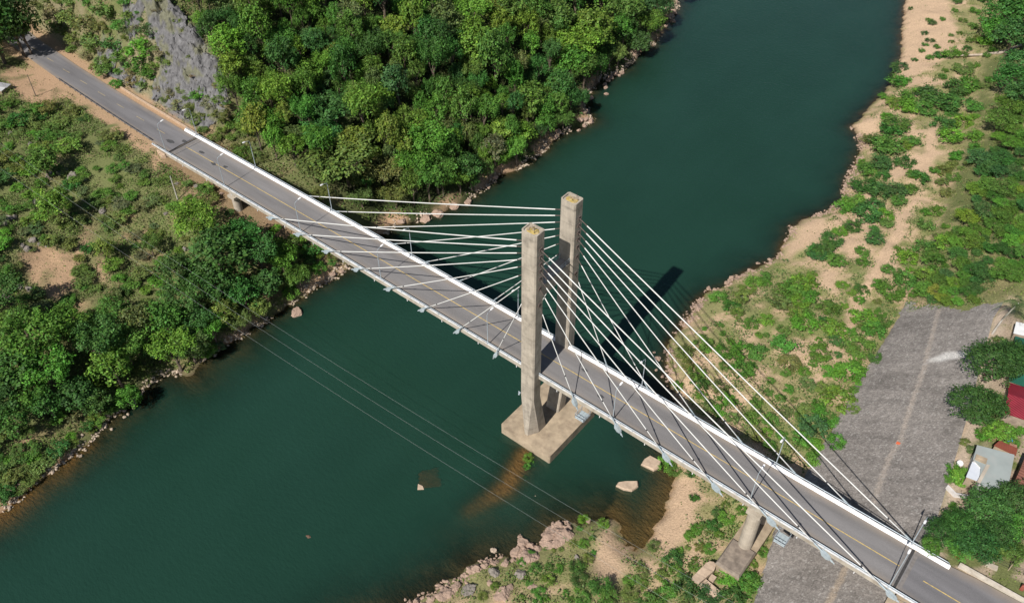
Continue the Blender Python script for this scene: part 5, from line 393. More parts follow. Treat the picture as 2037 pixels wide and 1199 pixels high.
for s in (-1, 1):
    xl, xr = (-139.5, 60) if s < 0 else (-138.8, 48.3)
    zb = lambda x: deck_z(x)
    b = MB()
    for a0 in np.arange(xl, xr-.5, 9.0):
        a1 = min(a0+8.96, xr); q = sweep([(s*4.06, 0), (s*4.30, .26), (s*4.40, .38), (s*4.44, .40), (s*4.60, .40), (s*4.66, .36), (s*4.665, .20), (s*4.3, .20)], a0, a1, 3.0, zb); b.add(q.v, q.f)
    b.build('barrier', WHITE if s > 0 else WHITE2, BR)
    hr = MB(); xs = list(np.arange(xl+.4, xr-.3, 3.0))+[xr-.4]
    hr.tube([(x, s*4.56, float(zb(x))+.80) for x in xs], .072, 8); hro = hr.build('handrail', STEEL, BR, smooth=True)
    po = None
    for k in range(int((xr-xl-.8)/2.45)+1):
        x = xl+.6+2.45*k; z = float(zb(x))
        if po is None:
            pm = MB(); pm.box((0, 0, .18), (.10, .10, .36)); pm.box((0, 0, .012), (.26, .24, .024)); po = pm.build('rail_post', STEEL, hro)
            o = po
        else:
            o = po.copy(); COL.objects.link(o); o.parent = hro
        o.location = (x, s*4.56, z+.37)
ln = MB()
for x0 in np.arange(XL+.8, XR-1.2, 3.0):
    x1 = min(x0+3.0, XR-.9); ln.add([(x0, -.075, float(deck_z(x0))+.009), (x1, -.075, float(deck_z(x1))+.009), (x1, .075, float(deck_z(x1))+.009), (x0, .075, float(deck_z(x0))+.009)], [(0, 1, 2, 3)])
ln.build('centre_line', YELP, BR)
for x, w in ((-133.45, .45), (-131.6, .14), (43.1, .42)):
    b = MB(); b.box((x, 0, float(deck_z(x))+.010), (w, 8.05, .008)); b.build('expansion_joint', RUB, BR)
for x, w in ((42.5, .45), (-132.5, .8), (43.75, .5)):
    b = MB(); b.box((x, 0, float(deck_z(x))+.008), (w, 8.0, .006)); b.build('joint_concrete', JC, BR)
# dark patches of oil and tar on the roadway
for (x, y, a, c) in ((-127.5, .9, 1.1, .5), (-134.8, 1.2, .9, .5), (-137.5, -.9, 1.6, .6), (-118, .7, .8, .5), (-121.2, -.3, .9, .45), (-10.3, -1.5, .8, .45), (-16, 1.7, .7, .4)):
    b = MB(); n = 14; b.add([(x+a*math.cos(2*math.pi*k/n)*R.uniform(.6, 1.1), y+c*math.sin(2*math.pi*k/n)*R.uniform(.6, 1.1), 0) for k in range(n)], [tuple(range(n))])
    b.v = [(p[0], p[1], float(deck_z(p[0]))+.012) for p in b.v]; b.build('tar_patch', PATCH, BR)
for s in (-1, 1):
    b = None
    for k in range(19):
        x = -128+9.2*k
        if b is None:
            m = MB(); m.tube([(0, 0, 0), (0, 0, -.75)], .085, 8); b = m.build('drain_pipe', WHITE, BR); o = b
        else: o = b.copy(); COL.objects.link(o); o.parent = BR
        o.location = (x, s*4.4, float(deck_z(x))-.70)
# towers
TX = -23.0
def ring(z, cx, s, a):
    # a: 0 plain rectangle with eased corners, 1 tapered foot
    up = [(-1.5, -5.95), (-1.5, -4.12), (-1.27, -3.89), (1.27, -3.89), (1.5, -4.12), (1.5, -5.95), (1.25, -6.2), (-1.25, -6.2)]
    dn = [(-1.5, -4.15), (-1.5, -2.05), (-1.3, -1.8), (1.3, -1.8), (1.5, -2.05), (1.5, -4.15), (.35, -6.2), (-.35, -6.2)]
    return [(cx+u[0]*(1-a)+d[0]*a, -s*(u[1]*(1-a)+d[1]*a), z) for u, d in zip(up, dn)]
FZ = -17.3
def tower_mat():
    m = mat('tower_concrete', (.375, .33, .27), .85, var=.14, vscale=.45, bump=.3, bscale=5, dirt=(.17, .15, .125), dscale=.7, damt=.75)
    n = m.node_tree.nodes; L = m.node_tree.links; b = n['Principled BSDF']; src = b.inputs['Base Color'].links[0].from_socket
    geo = n.new('ShaderNodeNewGeometry'); sx = n.new('ShaderNodeSeparateXYZ'); L.new(geo.outputs['Position'], sx.inputs[0])
    # pour joints every 3.1 m and vertical rain streaks
    mo = n.new('ShaderNodeMath'); mo.operation = 'PINGPONG'; mo.inputs[1].default_value = 1.55; L.new(sx.outputs['Z'], mo.inputs[0])
    cmp = n.new('ShaderNodeMath'); cmp.operation = 'LESS_THAN'; cmp.inputs[1].default_value = .035; L.new(mo.outputs[0], cmp.inputs[0])
    mp = n.new('ShaderNodeMapping'); mp.inputs['Scale'].default_value = (1.6, 1.6, .25); L.new(geo.outputs['Position'], mp.inputs[0]); nz = n.new('ShaderNodeTexNoise'); nz.inputs['Scale'].default_value = 1; nz.inputs['Detail'].default_value = 6; L.new(mp.outputs[0], nz.inputs[0])
    r = n.new('ShaderNodeMapRange'); r.inputs[1].default_value = .35; r.inputs[2].default_value = .7; r.inputs[3].default_value = 1.06; r.inputs[4].default_value = .84; L.new(nz.outputs[0], r.inputs[0])
    sb = n.new('ShaderNodeMath'); sb.operation = 'MULTIPLY_ADD'; L.new(cmp.outputs[0], sb.inputs[0]); sb.inputs[1].default_value = -.32; L.new(r.outputs[0], sb.inputs[2])
    mx = n.new('ShaderNodeMix'); mx.data_type = 'RGBA'; mx.blend_type = 'MULTIPLY'; mx.inputs[0].default_value = 1; L.new(src, mx.inputs[6]); L.new(sb.outputs[0], mx.inputs[7]); L.new(mx.outputs[2], b.inputs['Base Color']); return m
TOWER = tower_mat(); LICHEN = mat('lichen_floor', (.36, .27, .09), .95, var=.35, vscale=2, dirt=(.42, .33, .25), dscale=1.2, damt=.9)
legs = {}
for s in (1, -1):
    b = MB(); rr = [(FZ+.01, 1), (-6.6, 0), (-6.4, 0), (6, 0), (20, 0), (32.2, 0)]
    b.loft([ring(z, TX, s, a) for z, a in rr], cap=False)
    n0 = len(b.v)-8
    top = ring(32.2, TX, s, 0); ctr = Vector((TX, s*5.045, 32.2))
    inn = [tuple(ctr+(Vector(p)-ctr)*.84) for p in top]; flo = [(p[0], p[1], 31.93) for p in inn]
    o = len(b.v); b.v += inn+flo
    for k in range(8):
        b.f.append((n0+k, n0+(k+1) % 8, o+(k+1) % 8, o+k)); b.f.append((o+k, o+(k+1) % 8, o+8+(k+1) % 8, o+8+k))
    b.f.append(tuple(o+8+k for k in range(8)))
    lg = b.build('tower_leg', TOWER, BR); legs[s] = lg
    b = MB(); nn = 16
    b.loft([[(TX+1.1*math.cos(2*math.pi*k/nn)*q*R.uniform(.92, 1.08), s*5.045+.85*math.sin(2*math.pi*k/nn)*q*R.uniform(.9, 1.1), zz) for k in range(nn)] for q, zz in ((1, 31.94), (.8, 32.03), (.35, 32.1))]); b.build('roof_debris', LICHEN, lg)
    b = MB(); b.tube([(TX+.6, s*5.5, 31.75), (TX+.6, s*5.5, 33.4)], .03, 6); b.tube([(TX-.3, s*5.3, 31.8), (TX+.4, s*4.6, 32.35)], .05, 6); b.build('lightning_rod', DARK, lg)
    for k in range(6):
        b = MB(); a = R.uniform(0, 6.28); b.box((TX+R.uniform(-.8, .8), s*5.05+R.uniform(-.6, .6), 32.08), (R.uniform(.2, .7), R.uniform(.12, .4), R.uniform(.08, .3)), ax=(math.cos(a), math.sin(a), 0), ay=(-math.sin(a), math.cos(a), 0)); b.build('concrete_lump', CONCD, lg)
b = MB(); b.box((TX, 0, 18.85), (2.2, 7.80, 2.3)); xb = b.build('tower_crossbeam', TOWER, BR)
b = MB()
for sx in (-1, 1):
    for zz in (20.5, 21.0): b.tube([(TX+sx*1.0, -3.86, zz), (TX+sx*1.0, 3.86, zz)], .035, 6)
    for k in range(8): b.tube([(TX+sx*1.0, -3.8+k*1.085, 20.0), (TX+sx*1.0, -3.8+k*1.085, 21.03)], .035, 6)
b.build('walkway_railing', STEEL, xb)
b = MB(); b.box((TX, 0, -2.9), (2.0, 7.6, 1.5)); b.build('deck_crossbeam', CONC, BR)
b = MB(); b.loft([[(-28.4, -7.1, z), (-28.1, -7.45, z), (-16.6, -7.45, z), (-16.4, -7.25, z), (-16.4, 7.25, z), (-16.6, 7.45, z), (-28.1, 7.45, z), (-28.4, 7.1, z)] for z in (-24, -18.35, FZ)]); ft = b.build('tower_footing', CONCD, BR)
b = MB(); b.tube([(-24.6, -6.30, -6.0), (-24.6, -6.45, -6.4)], .16, 8); b.box((-24.6, -6.27, -5.9), (.5, .1, .3)); b.build('wall_lamp', STEEL, legs[-1])
# stay cables
AL = [-94.6, -85.6, -76.7, -67.8, -58.6, -49.4, -40.4, -31.1]; ZL = [29.2, 28.0, 26.7, 25.4, 24.05, 22.4, 20.4, 17.2]
AR = [42.9, 32.8, 23.9, 14.2, 5.0, -4.5, -13.4]; ZR = [29.0, 27.5, 26.0, 24.6, 23.0, 20.9, 17.2]
anch = None; pipe = None; rp = None
for s in (-1, 1):
    for side, A, ZZ in ((-1, AL, ZL), (1, AR, ZR)):
        for i, (xa, zt) in enumerate(zip(A, ZZ)):
            top = Vector((TX+side*1.45, s*5.05, zt)); bot = Vector((xa, s*5.05, float(deck_z(xa))-.1)); dv = (top-bot).normalized(); Lc = (top-bot).length
            c = MB(); r = .066+.032*(1-i/8); pts = []
            for k in range(13):
                t = k/12; q = bot+dv*1.6+(top-dv*1.9-bot-dv*1.6)*t; q.z -= .004*Lc*4*t*(1-t)*.6; pts.append(q)
            c.tube(pts, r, 8); co = c.build('stay_cable', CABLE, BR, smooth=True)
            c = MB(); c.box(top-Vector((side*.0, 0, 0))+Vector((side*.12, 0, -.02)), (.22, .62, .62)); c.build('anchor_plate', RUST, co)
            c = MB(); c.tube([top-dv*2.1, top+dv*.3], r*.95, 8); c.build('guide_pipe', RUST, co)
            c = MB(); c.tube([bot-dv*.2, bot+dv*2.0], r*1.45, 10); c.build('damper_sleeve', STEELG, co); c = MB(); c.tube([bot+dv*5.2, bot+dv*5.5], r*1.45, 8); c.build('cable_damper', DARK, co)
            # anchor wedge hung outside the deck edge, in line with its cable
            c = MB(); up = Vector((0, 1, 0)).cross(dv).normalized()
            if up.z < 0: up = -up
            yv = Vector((0, s, 0)); o = bot
            def an(a, u, w): return o+dv*a+up*u+yv*w
            c.loft([[an(.5, .05, -.34), an(.5, -.2, -.34), an(.5, -.2, .16), an(.5, .05, .16)], [an(-.2, .18, -.38), an(-.2, -.55, -.38), an(-.2, -.55, .26), an(-.2, .18, .26)], [an(-1.0, .2, -.34), an(-1.0, -.42, -.34), an(-1.0, -.42, .26), an(-1.0, .2, .26)], [an(-1.3, .16, -.2), an(-1.3, -.2, -.2), an(-1.3, -.2, .2), an(-1.3, .16, .2)]])
            c.tube([o-dv*1.25, o-dv*1.8], .16, 10); c.tube([o-dv*1.75, o-dv*2.2], .085, 8)
            c.build('anchor_block', STEELG, co)
# piers
def pier(cx, z0, zt, fx, fy, fz, rad, yc):
    for s in (-1, 1):
        b = MB(); n = 20; zf = float(deck_z(cx))
        rg = [[(cx+rad*math.cos(2*math.pi*k/n), s*yc+rad*math.sin(2*math.pi*k/n), z) for k in range(n)] for z in (fz, zf-2.9)]
        b.loft(rg); b.build('pier_column', CONC, BR, smooth=False)
    zf = float(deck_z(cx))
    b = MB(); b.loft([[(cx-w, -4.5+o, z), (cx+w, -4.5+o, z), (cx+w, 4.5-o, z), (cx-w, 4.5-o, z)] for w, o, z in ((.9, 1.2, zf-3.4), (1.2, 0, zf-2.7), (1.2, 0, zf-2.02))]); b.build('pier_cap', CONC, BR)
pier(21.2, -14.5, -2.5, 0, 0, -14.0, 1.15, 3.2)
b = MB(); b.loft([[(19.0, -9.3, z), (23.4, -9.3, z), (23.4, 9.3, z), (19.0, 9.3, z)] for z in (-17, -14.15)]); b.build('pier_footing', CONCD, BR); b = MB(); b.loft([[(19.0, -9.3, -14.15), (23.4, -9.3, -14.15), (23.4, -3.2, -14.15), (19.0, -3.2, -14.15)], [(19.25, -8.9, -13.75), (23.15, -8.9, -13.75), (23.15, -3.6, -13.75), (19.25, -3.6, -13.75)]]); b.build('footing_cap', mat('stained_concrete', (.20, .165, .135), .95, var=.3, vscale=1.2, dirt=(.30, .25, .19), dscale=.6, damt=.5), BR)
pier(-110.2, -6, -2, 0, 0, -9.5, .95, 3.3)
# abutments
for x0, x1 in ((-137.5, -133.9), (43.8, 47.5)):
    b = MB(); z0 = float(deck_z(.5*(x0+x1)))
    b.box((.5*(x0+x1), 0, z0-2.6), (x1-x0, 9.1, 4.9)); b.build('abutment', CONCD, BR)
b = MB(); b.box((44.3, -6.1, -3.5), (2.6, 2.8, 2.2)); b.build('abutment', CONCD, BR)
# hanging inspection baskets
for x in (-11.3, 26.6):
    b = MB(); z = float(deck_z(x))-2.6; y0, y1 = -6.3, -4.2
    for zz in (z, z+.55, z+1.1):
        b.tube([(x-.9, y0, zz), (x+.9, y0, zz)], .045, 6); b.tube([(x-.9, y0, zz), (x-.9, y1, zz)], .045, 6); b.tube([(x+.9, y0, zz), (x+.9, y1, zz)], .045, 6)
    for xx in (-.9, -.3, .3, .9): b.tube([(x+xx, y0, z), (x+xx, y0, z+1.12)], .04, 6); b.tube([(x+xx, y0, z+.02), (x+xx, y1, z+.02)], .05, 6)
    for yy in (y0, y0+.7, y1): b.tube([(x-.9, yy, z), (x-.9, yy, z+1.1)], .04, 6); b.tube([(x+.9, yy, z), (x+.9, yy, z+1.1)], .04, 6)
    for xx in (-.7, .7): b.tube([(x+xx, y1, z+1.1), (x+xx, y1+.3, z+2.0)], .05, 6)
    ib = b.build('inspection_basket', STEEL, BR); b = MB(); b.box((x, (y0+y1)/2, z-.03), (1.8, y1-y0, .05)); b.box((x, y0+.03, z+.28), (1.8, .03, .5)); b.build('floor_panel', STEELG, ib)

# ---------------- street lamps ----------------
LX = [-133.83, -111.37, -85.5, -61.43, -33.54, -5.75, 20.02, 42.46]
ORD = ['at the far road end of the bridge', 'just before the far-side stay cables', 'by the outermost far-side stay cables', 'midway between far shore and towers', 'just before the towers on the far side', 'just past the towers towards the houses', 'above the near pier on the sandy bank', 'at the near end joint']
proto = None
for i, x in enumerate(LX):
    for s in (-1, 1):
        lab = f"pale grey street lamp on the {'downstream' if s < 0 else 'upstream'} barrier, {ORD[i]}"
        z = float(deck_z(x))+.37
        if proto is None:
            r = empty('street_lamp'); b = MB(); b.tube([(0, 0, 0), (0, 0, 3), (0, 0, 7.1)], [.085, .075, .06], 8); b.box((0, 0, .03), (.3, .3, .06)); b.build('pole', STEEL, r, smooth=False)
            b = MB(); b.tube([(0, 0, 7.05), (0, .12, 7.45), (0, .5, 7.62), (0, 1.15, 7.75)], [.055, .05, .045, .04], 8); b.build('arm', STEEL, r)
            b = MB(); b.loft([[(-.09, 1.0, 7.70), (.09, 1.0, 7.70), (.09, 1.0, 7.78), (-.09, 1.0, 7.78)], [(-.17, 1.25, 7.72), (.17, 1.25, 7.72), (.15, 1.25, 7.86), (-.15, 1.25, 7.86)], [(-.17, 1.7, 7.77), (.17, 1.7, 7.77), (.14, 1.7, 7.90), (-.14, 1.7, 7.90)], [(-.08, 1.82, 7.80), (.08, 1.82, 7.80), (.07, 1.82, 7.87), (-.07, 1.82, 7.87)]]); b.build('lamp_head', WHITE, r)
            proto = r
        else:
            r = proto.copy(); COL.objects.link(r)
            for ch in proto.children: c = ch.copy(); COL.objects.link(c); c.parent = r
        r.location = (x, s*4.45, z); r.rotation_euler = (0, 0, 0 if s < 0 else math.pi)
        tag(r, lab, 'street lamp', 'street lamps along the bridge')
# ---------------- leaf meshes ----------------
def crown(seed, kind, nl, npl, leaf, flat=1.0):
    """unit crown: radius 1, height 2 (z 0..2); many leaves on many lobes"""
    rg = np.random.default_rng(seed); P = []; N = []; T = []
    lobes = []
    for k in range(nl):
        a = rg.uniform(0, 2*np.pi); u = rg.uniform(-.35, 1)**1 ; rr = np.sqrt(max(0, 1-u*u)); q = rg.uniform(.55, .88)
        if kind == 'wide': u = rg.uniform(.0, .9); q = rg.uniform(.6, .9)
        if kind == 'tall': q = rg.uniform(.45, .7)
        c = np.array([np.cos(a)*rr*q, np.sin(a)*rr*q, 1+u*q*.92]); lr = rg.uniform(.17, .33)
        if kind == 'loose': lr *= .72
        lobes.append((c, lr))
    lobes.append((np.array([0, 0, 1.05]), .5))
    for c, lr in lobes:
        nt = max(6, npl//6)                     # tufts of leaves on each lobe
        d = rg.normal(0, 1, (nt, 3)); d[:, 2] += .4; d /= np.linalg.norm(d, axis=1)[:, None]
        tc = c+d*(lr*rg.uniform(.7, 1.18, nt))[:, None]; tt = rg.uniform(.6, 1.35, nt)*rg.uniform(.85, 1.18)
        k = np.repeat(np.arange(nt), 6); e = rg.normal(0, 1, (len(k), 3))*leaf*.62
        P.append(tc[k]+e); N.append(d[k]+np.array([0, -.12, .45])+e/leaf*.25); T.append(tt[k]*rg.uniform(.8, 1.2, len(k)))
    P = np.concatenate(P); N = np.concatenate(N); T = np.concatenate(T)
    q = leaf_quads(rg, P, N/np.linalg.norm(N, axis=1)[:, None], leaf, .3)
    col = np.stack([T*rg.uniform(.85, 1.2, len(T)), T, T*rg.uniform(.75, 1.2, len(T))], 1)
    return quads_mesh('crown', q, col, LEAF)
CROWNS = [crown(1, 'round', 44, 70, .105), crown(2, 'tall', 40, 72, .11), crown(3, 'wide', 60, 66, .085), crown(4, 'round', 52, 64, .10), crown(5, 'loose', 50, 52, .095), crown(6, 'round', 95, 70, .075)]
SHRUBS = [crown(21, 'round', 20, 56, .16), crown(22, 'wide', 22, 54, .16), crown(23, 'loose', 24, 50, .16), crown(24, 'wide', 28, 50, .14)]
def trunk_mesh(seed):
    r = random.Random(seed); b = MB(); x = y = 0; pts = [(0, 0, -.25)]
    for k in range(1, 5): x += r.uniform(-.05, .05); y += r.uniform(-.05, .05); pts.append((x, y, k*.26))
    b.tube(pts, [.085, .07, .058, .045, .03], 7)
    for k in range(5):
        a = r.uniform(0, 6.28); h = r.uniform(.5, .95); l = r.uniform(.4, .62)
        b.tube([(x*h, y*h, h-.12), (x*h+math.cos(a)*l*.5, y*h+math.sin(a)*l*.5, h+.2), (math.cos(a)*l, math.sin(a)*l, h+.5)], [.035, .025, .012], 5)
    me = bpy.data.meshes.new('trunk'); me.from_pydata(b.v, [], b.f); me.materials.append(BARK); return me
TRUNKS = [trunk_mesh(k) for k in range(3)]
PAL = [(.050, .130, .028), (.082, .185, .030), (.110, .230, .032), (.150, .235, .036), (.118, .172, .044), (.056, .138, .036), (.112, .148, .062), (.190, .185, .092), (.042, .105, .024)]
CW = ['deep green', 'mid green', 'bright green', 'yellow-green', 'olive', 'blue-green', 'grey-brown', 'dry straw-coloured', 'dark green']
USED = {}
def spread(items, name, cat, group, mk, where, noun):
    """place plants; WHERE gives the words that say which one it is"""
    recs = []
    sizes = sorted(i[2] for i in items); lo, hi = sizes[len(sizes)//3], sizes[2*len(sizes)//3]
    for it in items:
        x, y, rad, h, k, c = it
        size = 'small' if rad < lo else ('large' if rad > hi else 'middling')
        recs.append((it, f"{size} {CW[c]} {noun[k % len(noun)]} {where(x, y)}"))
    by = {}
    for it, l in recs: by.setdefault(l, []).append(it)
    for l, its in by.items():
        its.sort(key=lambda i: (i[0]*.776+i[1]*.63))
        n = len(its); nm = ['', 'one', 'two', 'three', 'four', 'five', 'six', 'seven', 'eight', 'nine']
        for j, it in enumerate(its):
            lab = l
            if n > 1:
                o = 'leftmost' if j == 0 else ('rightmost' if j == n-1 else ['second', 'third', 'fourth', 'fifth', 'sixth', 'seventh', 'eighth'][min(j-1, 6)])
                lab = f"{l}, {'left' if j == 0 else 'right'} of two" if n == 2 else f"{l}, {o} of {nm[n] if n < 10 else n}"
            o = mk(it); tag(o, lab, cat, group)
def jit(c, a=.16): return tuple(max(.004, v*R.uniform(1-a, 1+a)) for v in c)
def mk_tree(name):
    def f(it):
        x, y, rad, h, k, c = it; r = empty(name, (x, y, H(x, y))); kk = k % 6; h = max(h, rad*1.1)
        co = bpy.data.objects.new('crown', CROWNS[kk]); COL.objects.link(co); co.parent = r; co.color = (*jit(PAL[c]), 1); co.rotation_euler = (R.uniform(-.12, .12), R.uniform(-.12, .12), R.uniform(0, 6.28))
        z0 = h*.16; co.location = (0, 0, z0); sw = 1.08; co.scale = (rad*sw*R.uniform(.9, 1.1), rad*sw*R.uniform(.9, 1.1), (h-z0)/1.95)
        to = bpy.data.objects.new('trunk', TRUNKS[k % 3]); COL.objects.link(to); to.parent = r; to.scale = (rad*.95, rad*.95, h*.55); to.rotation_euler = (0, 0, R.uniform(0, 6.28))
        return r
    return f
def mk_shrub(name):
    def f(it):
        x, y, rad, h, k, c = it; co = bpy.data.objects.new(name, SHRUBS[k % 4]); COL.objects.link(co)
        co.color = (*jit(PAL[c]), 1); co.location = (x, y, H(x, y)-h*.16); co.scale = (rad*1.1*R.uniform(.88, 1.15), rad*1.1*R.uniform(.88, 1.15), h*.56); co.rotation_euler = (R.uniform(-.1, .1), R.uniform(-.1, .1), R.uniform(0, 6.28)); return co
    return f
def w_forest(x, y):
    d = float(shore_sd(np.array([x]), np.array([y]))[0])
    row = 'on the far waterline' if d < 6 else 'behind the waterside trees' if d < 14 else 'low on the hill' if d < 26 else 'midway up the hill' if d < 42 else 'high on the hill'
    al = 'next to bridge' if y < 30 else 'near rock shelf' if y < 50 else 'facing the towers' if y < 75 else 'facing the headland' if y < 100 else 'by tumbled boulders' if y < 130 else 'farthest upstream'
    if d > 42 and x < -128 and y < 40: al = 'beside grey cliff'
    return f"{row} {al}"
def w_west(x, y):
    d = float(shore_sd(np.array([x]), np.array([y]))[0])
    row = 'at the waterline' if d < 5 else 'just above water' if d < 12 else 'on lower slope' if d < 24 else 'on middle slope' if d < 40 else 'on upper slope'
    al = 'under the bridge' if y > -12 else 'below bare pole' if y > -24 else 'by dirt track' if y > -38 else 'by brown clearing' if y > -52 else 'by sandy cove'
    return f"{row} {al}"
def w_east(x, y):
    if y < -6: al = 'by sand spit' if x < 6 else 'by near pier footing'
    elif y < 20: al = 'beside bridge shadow'
    elif y < 45: al = 'midway to embankment' if x < 12 else 'at embankment foot'
    elif y < 70: al = 'under longest cables' if x < 8 else "near embankment's upper end"
    elif y < 100: al = 'by grassy headland' if x < 5 else 'beside sand path'
    elif y < 135: al = 'by small cove' if x < -2 else 'inland of cove'
    else: al = 'on far beach'
    d = float(shore_sd(np.array([x]), np.array([y]))[0])
    return ('at water edge ' if d < 4 else 'slightly inland ' if d < 12 else 'well inland ') + al
def w_et(x, y):
    if x > 38 and y < 20: return 'clumped behind the bridge end'
    if x > 38: return 'beside the house roofs'
    return ('on wooded bank above path' if y < 110 else 'on wooded bank above headland' if y < 150 else 'on wooded bank behind beach') + (' in front' if x-float(toe_x(y)) < 9 else ' at back')
TN = ['rounded tree', 'upright tree', 'spreading tree', 'lumpy tree', 'open-crowned tree', 'dense round tree']; SN = ['rounded shrub', 'spreading shrub', 'open shrub', 'low shrub']
spread(FOREST, 'forest_tree', 'tree', 'forest trees on the far hillside', mk_tree('forest_tree'), w_forest, TN)
spread(BANK, 'riverbank_tree', 'tree', 'trees on the left bank below the bridge', mk_tree('riverbank_tree'), w_west, TN)
spread(ROADTREE, 'roadside_tree', 'tree', 'trees shading the far road', mk_tree('roadside_tree'), lambda x, y: 'beside the far road shed' if y < -6 else 'over the far road bend', TN)
spread(EASTTREE, 'bank_tree', 'tree', 'trees on the bank by the houses', mk_tree('bank_tree'), w_et, TN)
spread(WESTSHRUB, 'hillside_shrub', 'shrub', 'shrubs on the left slope', mk_shrub('hillside_shrub'), w_west, SN)
spread(ROADSCRUB, 'roadside_shrub', 'shrub', 'scrub above the far road', mk_shrub('roadside_shrub'), lambda x, y: ('on dry slope before cliff' if x < -160 else 'on cliff above road' if x < -140 else 'on dry slope past cliff') + (' low down' if y < 14 else ' high up'), SN)
spread(EASTSHRUB, 'sandbank_bush', 'bush', 'bushes on the sandy bank', mk_shrub('sandbank_bush'), w_east, ['rounded bush', 'spreading bush', 'open bush', 'low bush'])
spread(YARDSHRUB, 'garden_bush', 'garden bush', 'bushes around the houses', mk_shrub('garden_bush'), lambda x, y: 'beside the grey flat-roofed house' if y < 30 else 'behind the embankment-top trees', ['rounded bush', 'spreading bush', 'open bush', 'low bush'])
spread(BAR, 'sandbar_weed', 'weed clump', 'weeds at the tower footing', mk_shrub('sandbar_weed'), lambda x, y: 'on the sandbar against the tower footing', ['rounded weed clump', 'spreading weed clump', 'open weed clump', 'low weed clump'])
# ---------------- ground cover (uncountable) ----------------
def cover(name, n, area, dens, cols, size, hmax, seed):
    rg = np.random.default_rng(seed); x = rg.uniform(area[0], area[1], n); y = rg.uniform(area[2], area[3], n)
    pr = dens(x, y); k = rg.random(n) < pr; x = x[k]; y = y[k]; z = height(x, y); h = rg.random(len(x))**1.5
    P = np.stack([x, y, z+h*hmax], 1); N = np.tile(np.array([0, -.25, .9]), (len(x), 1))
    q = leaf_quads(rg, P, N, size, .8); c = np.array(cols)[np.clip(((fbm(x*.12, y*.12, seed, 4)-.3)/.4+rg.normal(0, .25, len(x)))*len(cols), 0, len(cols)-1).astype(int)]
    me = quads_mesh(name, q, c*rg.uniform(.65, 1.35, (len(x), 1)), COVER); o = bpy.data.objects.new(name, me); COL.objects.link(o); o['kind'] = 'stuff'; return o
def onland(x, y): return shore_sd(x, y) > .8
def d_west(x, y):
    m = onland(x, y) & (y < road_y(x)-5.2) & (x < -84); t = sst(.40, .56, fbm(x*.11, y*.11, 81, 4)*.6+fbm(x*.4, y*.4, 82, 3)*.4)
    return m*t*(1-.93*pmask(POLYS['dirt']+[POLYS['shoulder_s']], x, y))*(1-.6*pmask([POLYS['underbridge']], x, y))
cover('undergrowth', 230000, (-205, -84, -100, 0), d_west, [(.19, .18, .085), (.14, .165, .055), (.10, .165, .036), (.125, .195, .04), (.16, .17, .075)], .34, .6, 91)
def d_wscrub(x, y):
    m = onland(x, y) & (y < road_y(x)-6.5) & (x < -86); t = sst(.48, .56, fbm(x*.38, y*.38, 181, 3)*.6+fbm(x*.1, y*.1, 182, 3)*.4)
    return m*t*(1-.97*pmask(POLYS['dirt']+[POLYS['shoulder_s']], x, y))*(1-.8*pmask([POLYS['underbridge']], x, y))
cover('slope_scrub', 210000, (-200, -86, -100, -6), d_wscrub, [(.14, .17, .06), (.10, .165, .036), (.12, .205, .04), (.085, .15, .034), (.15, .21, .045)], .36, 1.1, 191)
def d_forest(x, y): return onland(x, y)*(y > road_y(x)+np.where(x < -128, 14, 7))*(x < -78)*(1-pmask([POLYS['cliff'], POLYS['cliff2']], x, y))*.8
cover('forest_understorey', 110000, (-205, -78, 6, 200), d_forest, [(.045, .105, .024), (.07, .14, .026), (.10, .17, .034), (.12, .14, .05)], .5, 1.6, 92)
def d_dry(x, y): return (y > road_y(x)+5.5)*(y < 34)*(x < -112)*(1-.9*pmask([POLYS['cliff'], POLYS['cliff2'], POLYS['shoulder_n']], x, y))*sst(.36, .56, fbm(x*.2, y*.2, 83, 4))*.9
cover('dry_scrub', 50000, (-260, -110, 6, 36), d_dry, [(.25, .22, .115), (.20, .19, .085), (.15, .17, .055), (.12, .16, .04), (.24, .20, .12)], .38, .7, 93)
def d_east(x, y):
    m = onland(x, y) & (x > -45) & ~((y < 68) & (x > toe_x(y)-.4)); d = shore_sd(x, y)
    t = sst(.44, .56, fbm(x*.16, y*.16, 84, 4)*.5+fbm(x*.55, y*.55, 85, 3)*.5+.09*sst(4, 20, d)*sst(120, 80, y))
    return m*t*(1-.95*pmask(POLYS['sand'], x, y))*(1-.8*(poly_dist(P2(POLYS['path']), x, y, False) < 1.3))
cover('bank_grass', 190000, (-45, 40, -60, 240), d_east, [(.25, .235, .10), (.17, .205, .055), (.115, .185, .035), (.14, .21, .042), (.21, .21, .08)], .28, .4, 94)
def d_scrub(x, y):
    m = (shore_sd(x, y) > 2.5) & (x > -45) & ~((y < 68) & (x > toe_x(y)-.2)); d = shore_sd(x, y)
    t = sst(.535, .60, fbm(x*.42, y*.42, 88, 3)*.65+fbm(x*.13, y*.13, 89, 3)*.35+.05*sst(6, 18, d)*sst(110, 85, y)-.05*sst(100, 140, y))
    return m*t*(1-.97*pmask(POLYS['sand'], x, y))*(1-(poly_dist(P2(POLYS['path']), x, y, False) < 1.1))
cover('low_scrub', 230000, (-40, 34, -46, 230), d_scrub, [(.072, .132, .036), (.095, .162, .040), (.112, .185, .042), (.085, .142, .044), (.13, .175, .058)], .36, .85, 97)
def d_yard(x, y): return (x > crest_x(y)+2.2)*(x < 70)*(y > 6.5)*(y < 66)*sst(.42, .55, fbm(x*.4, y*.4, 86, 3))*.8
cover('yard_weeds', 14000, (36, 70, 5, 68), d_yard, [(.15, .19, .05), (.12, .18, .035), (.22, .20, .09)], .28, .4, 95)
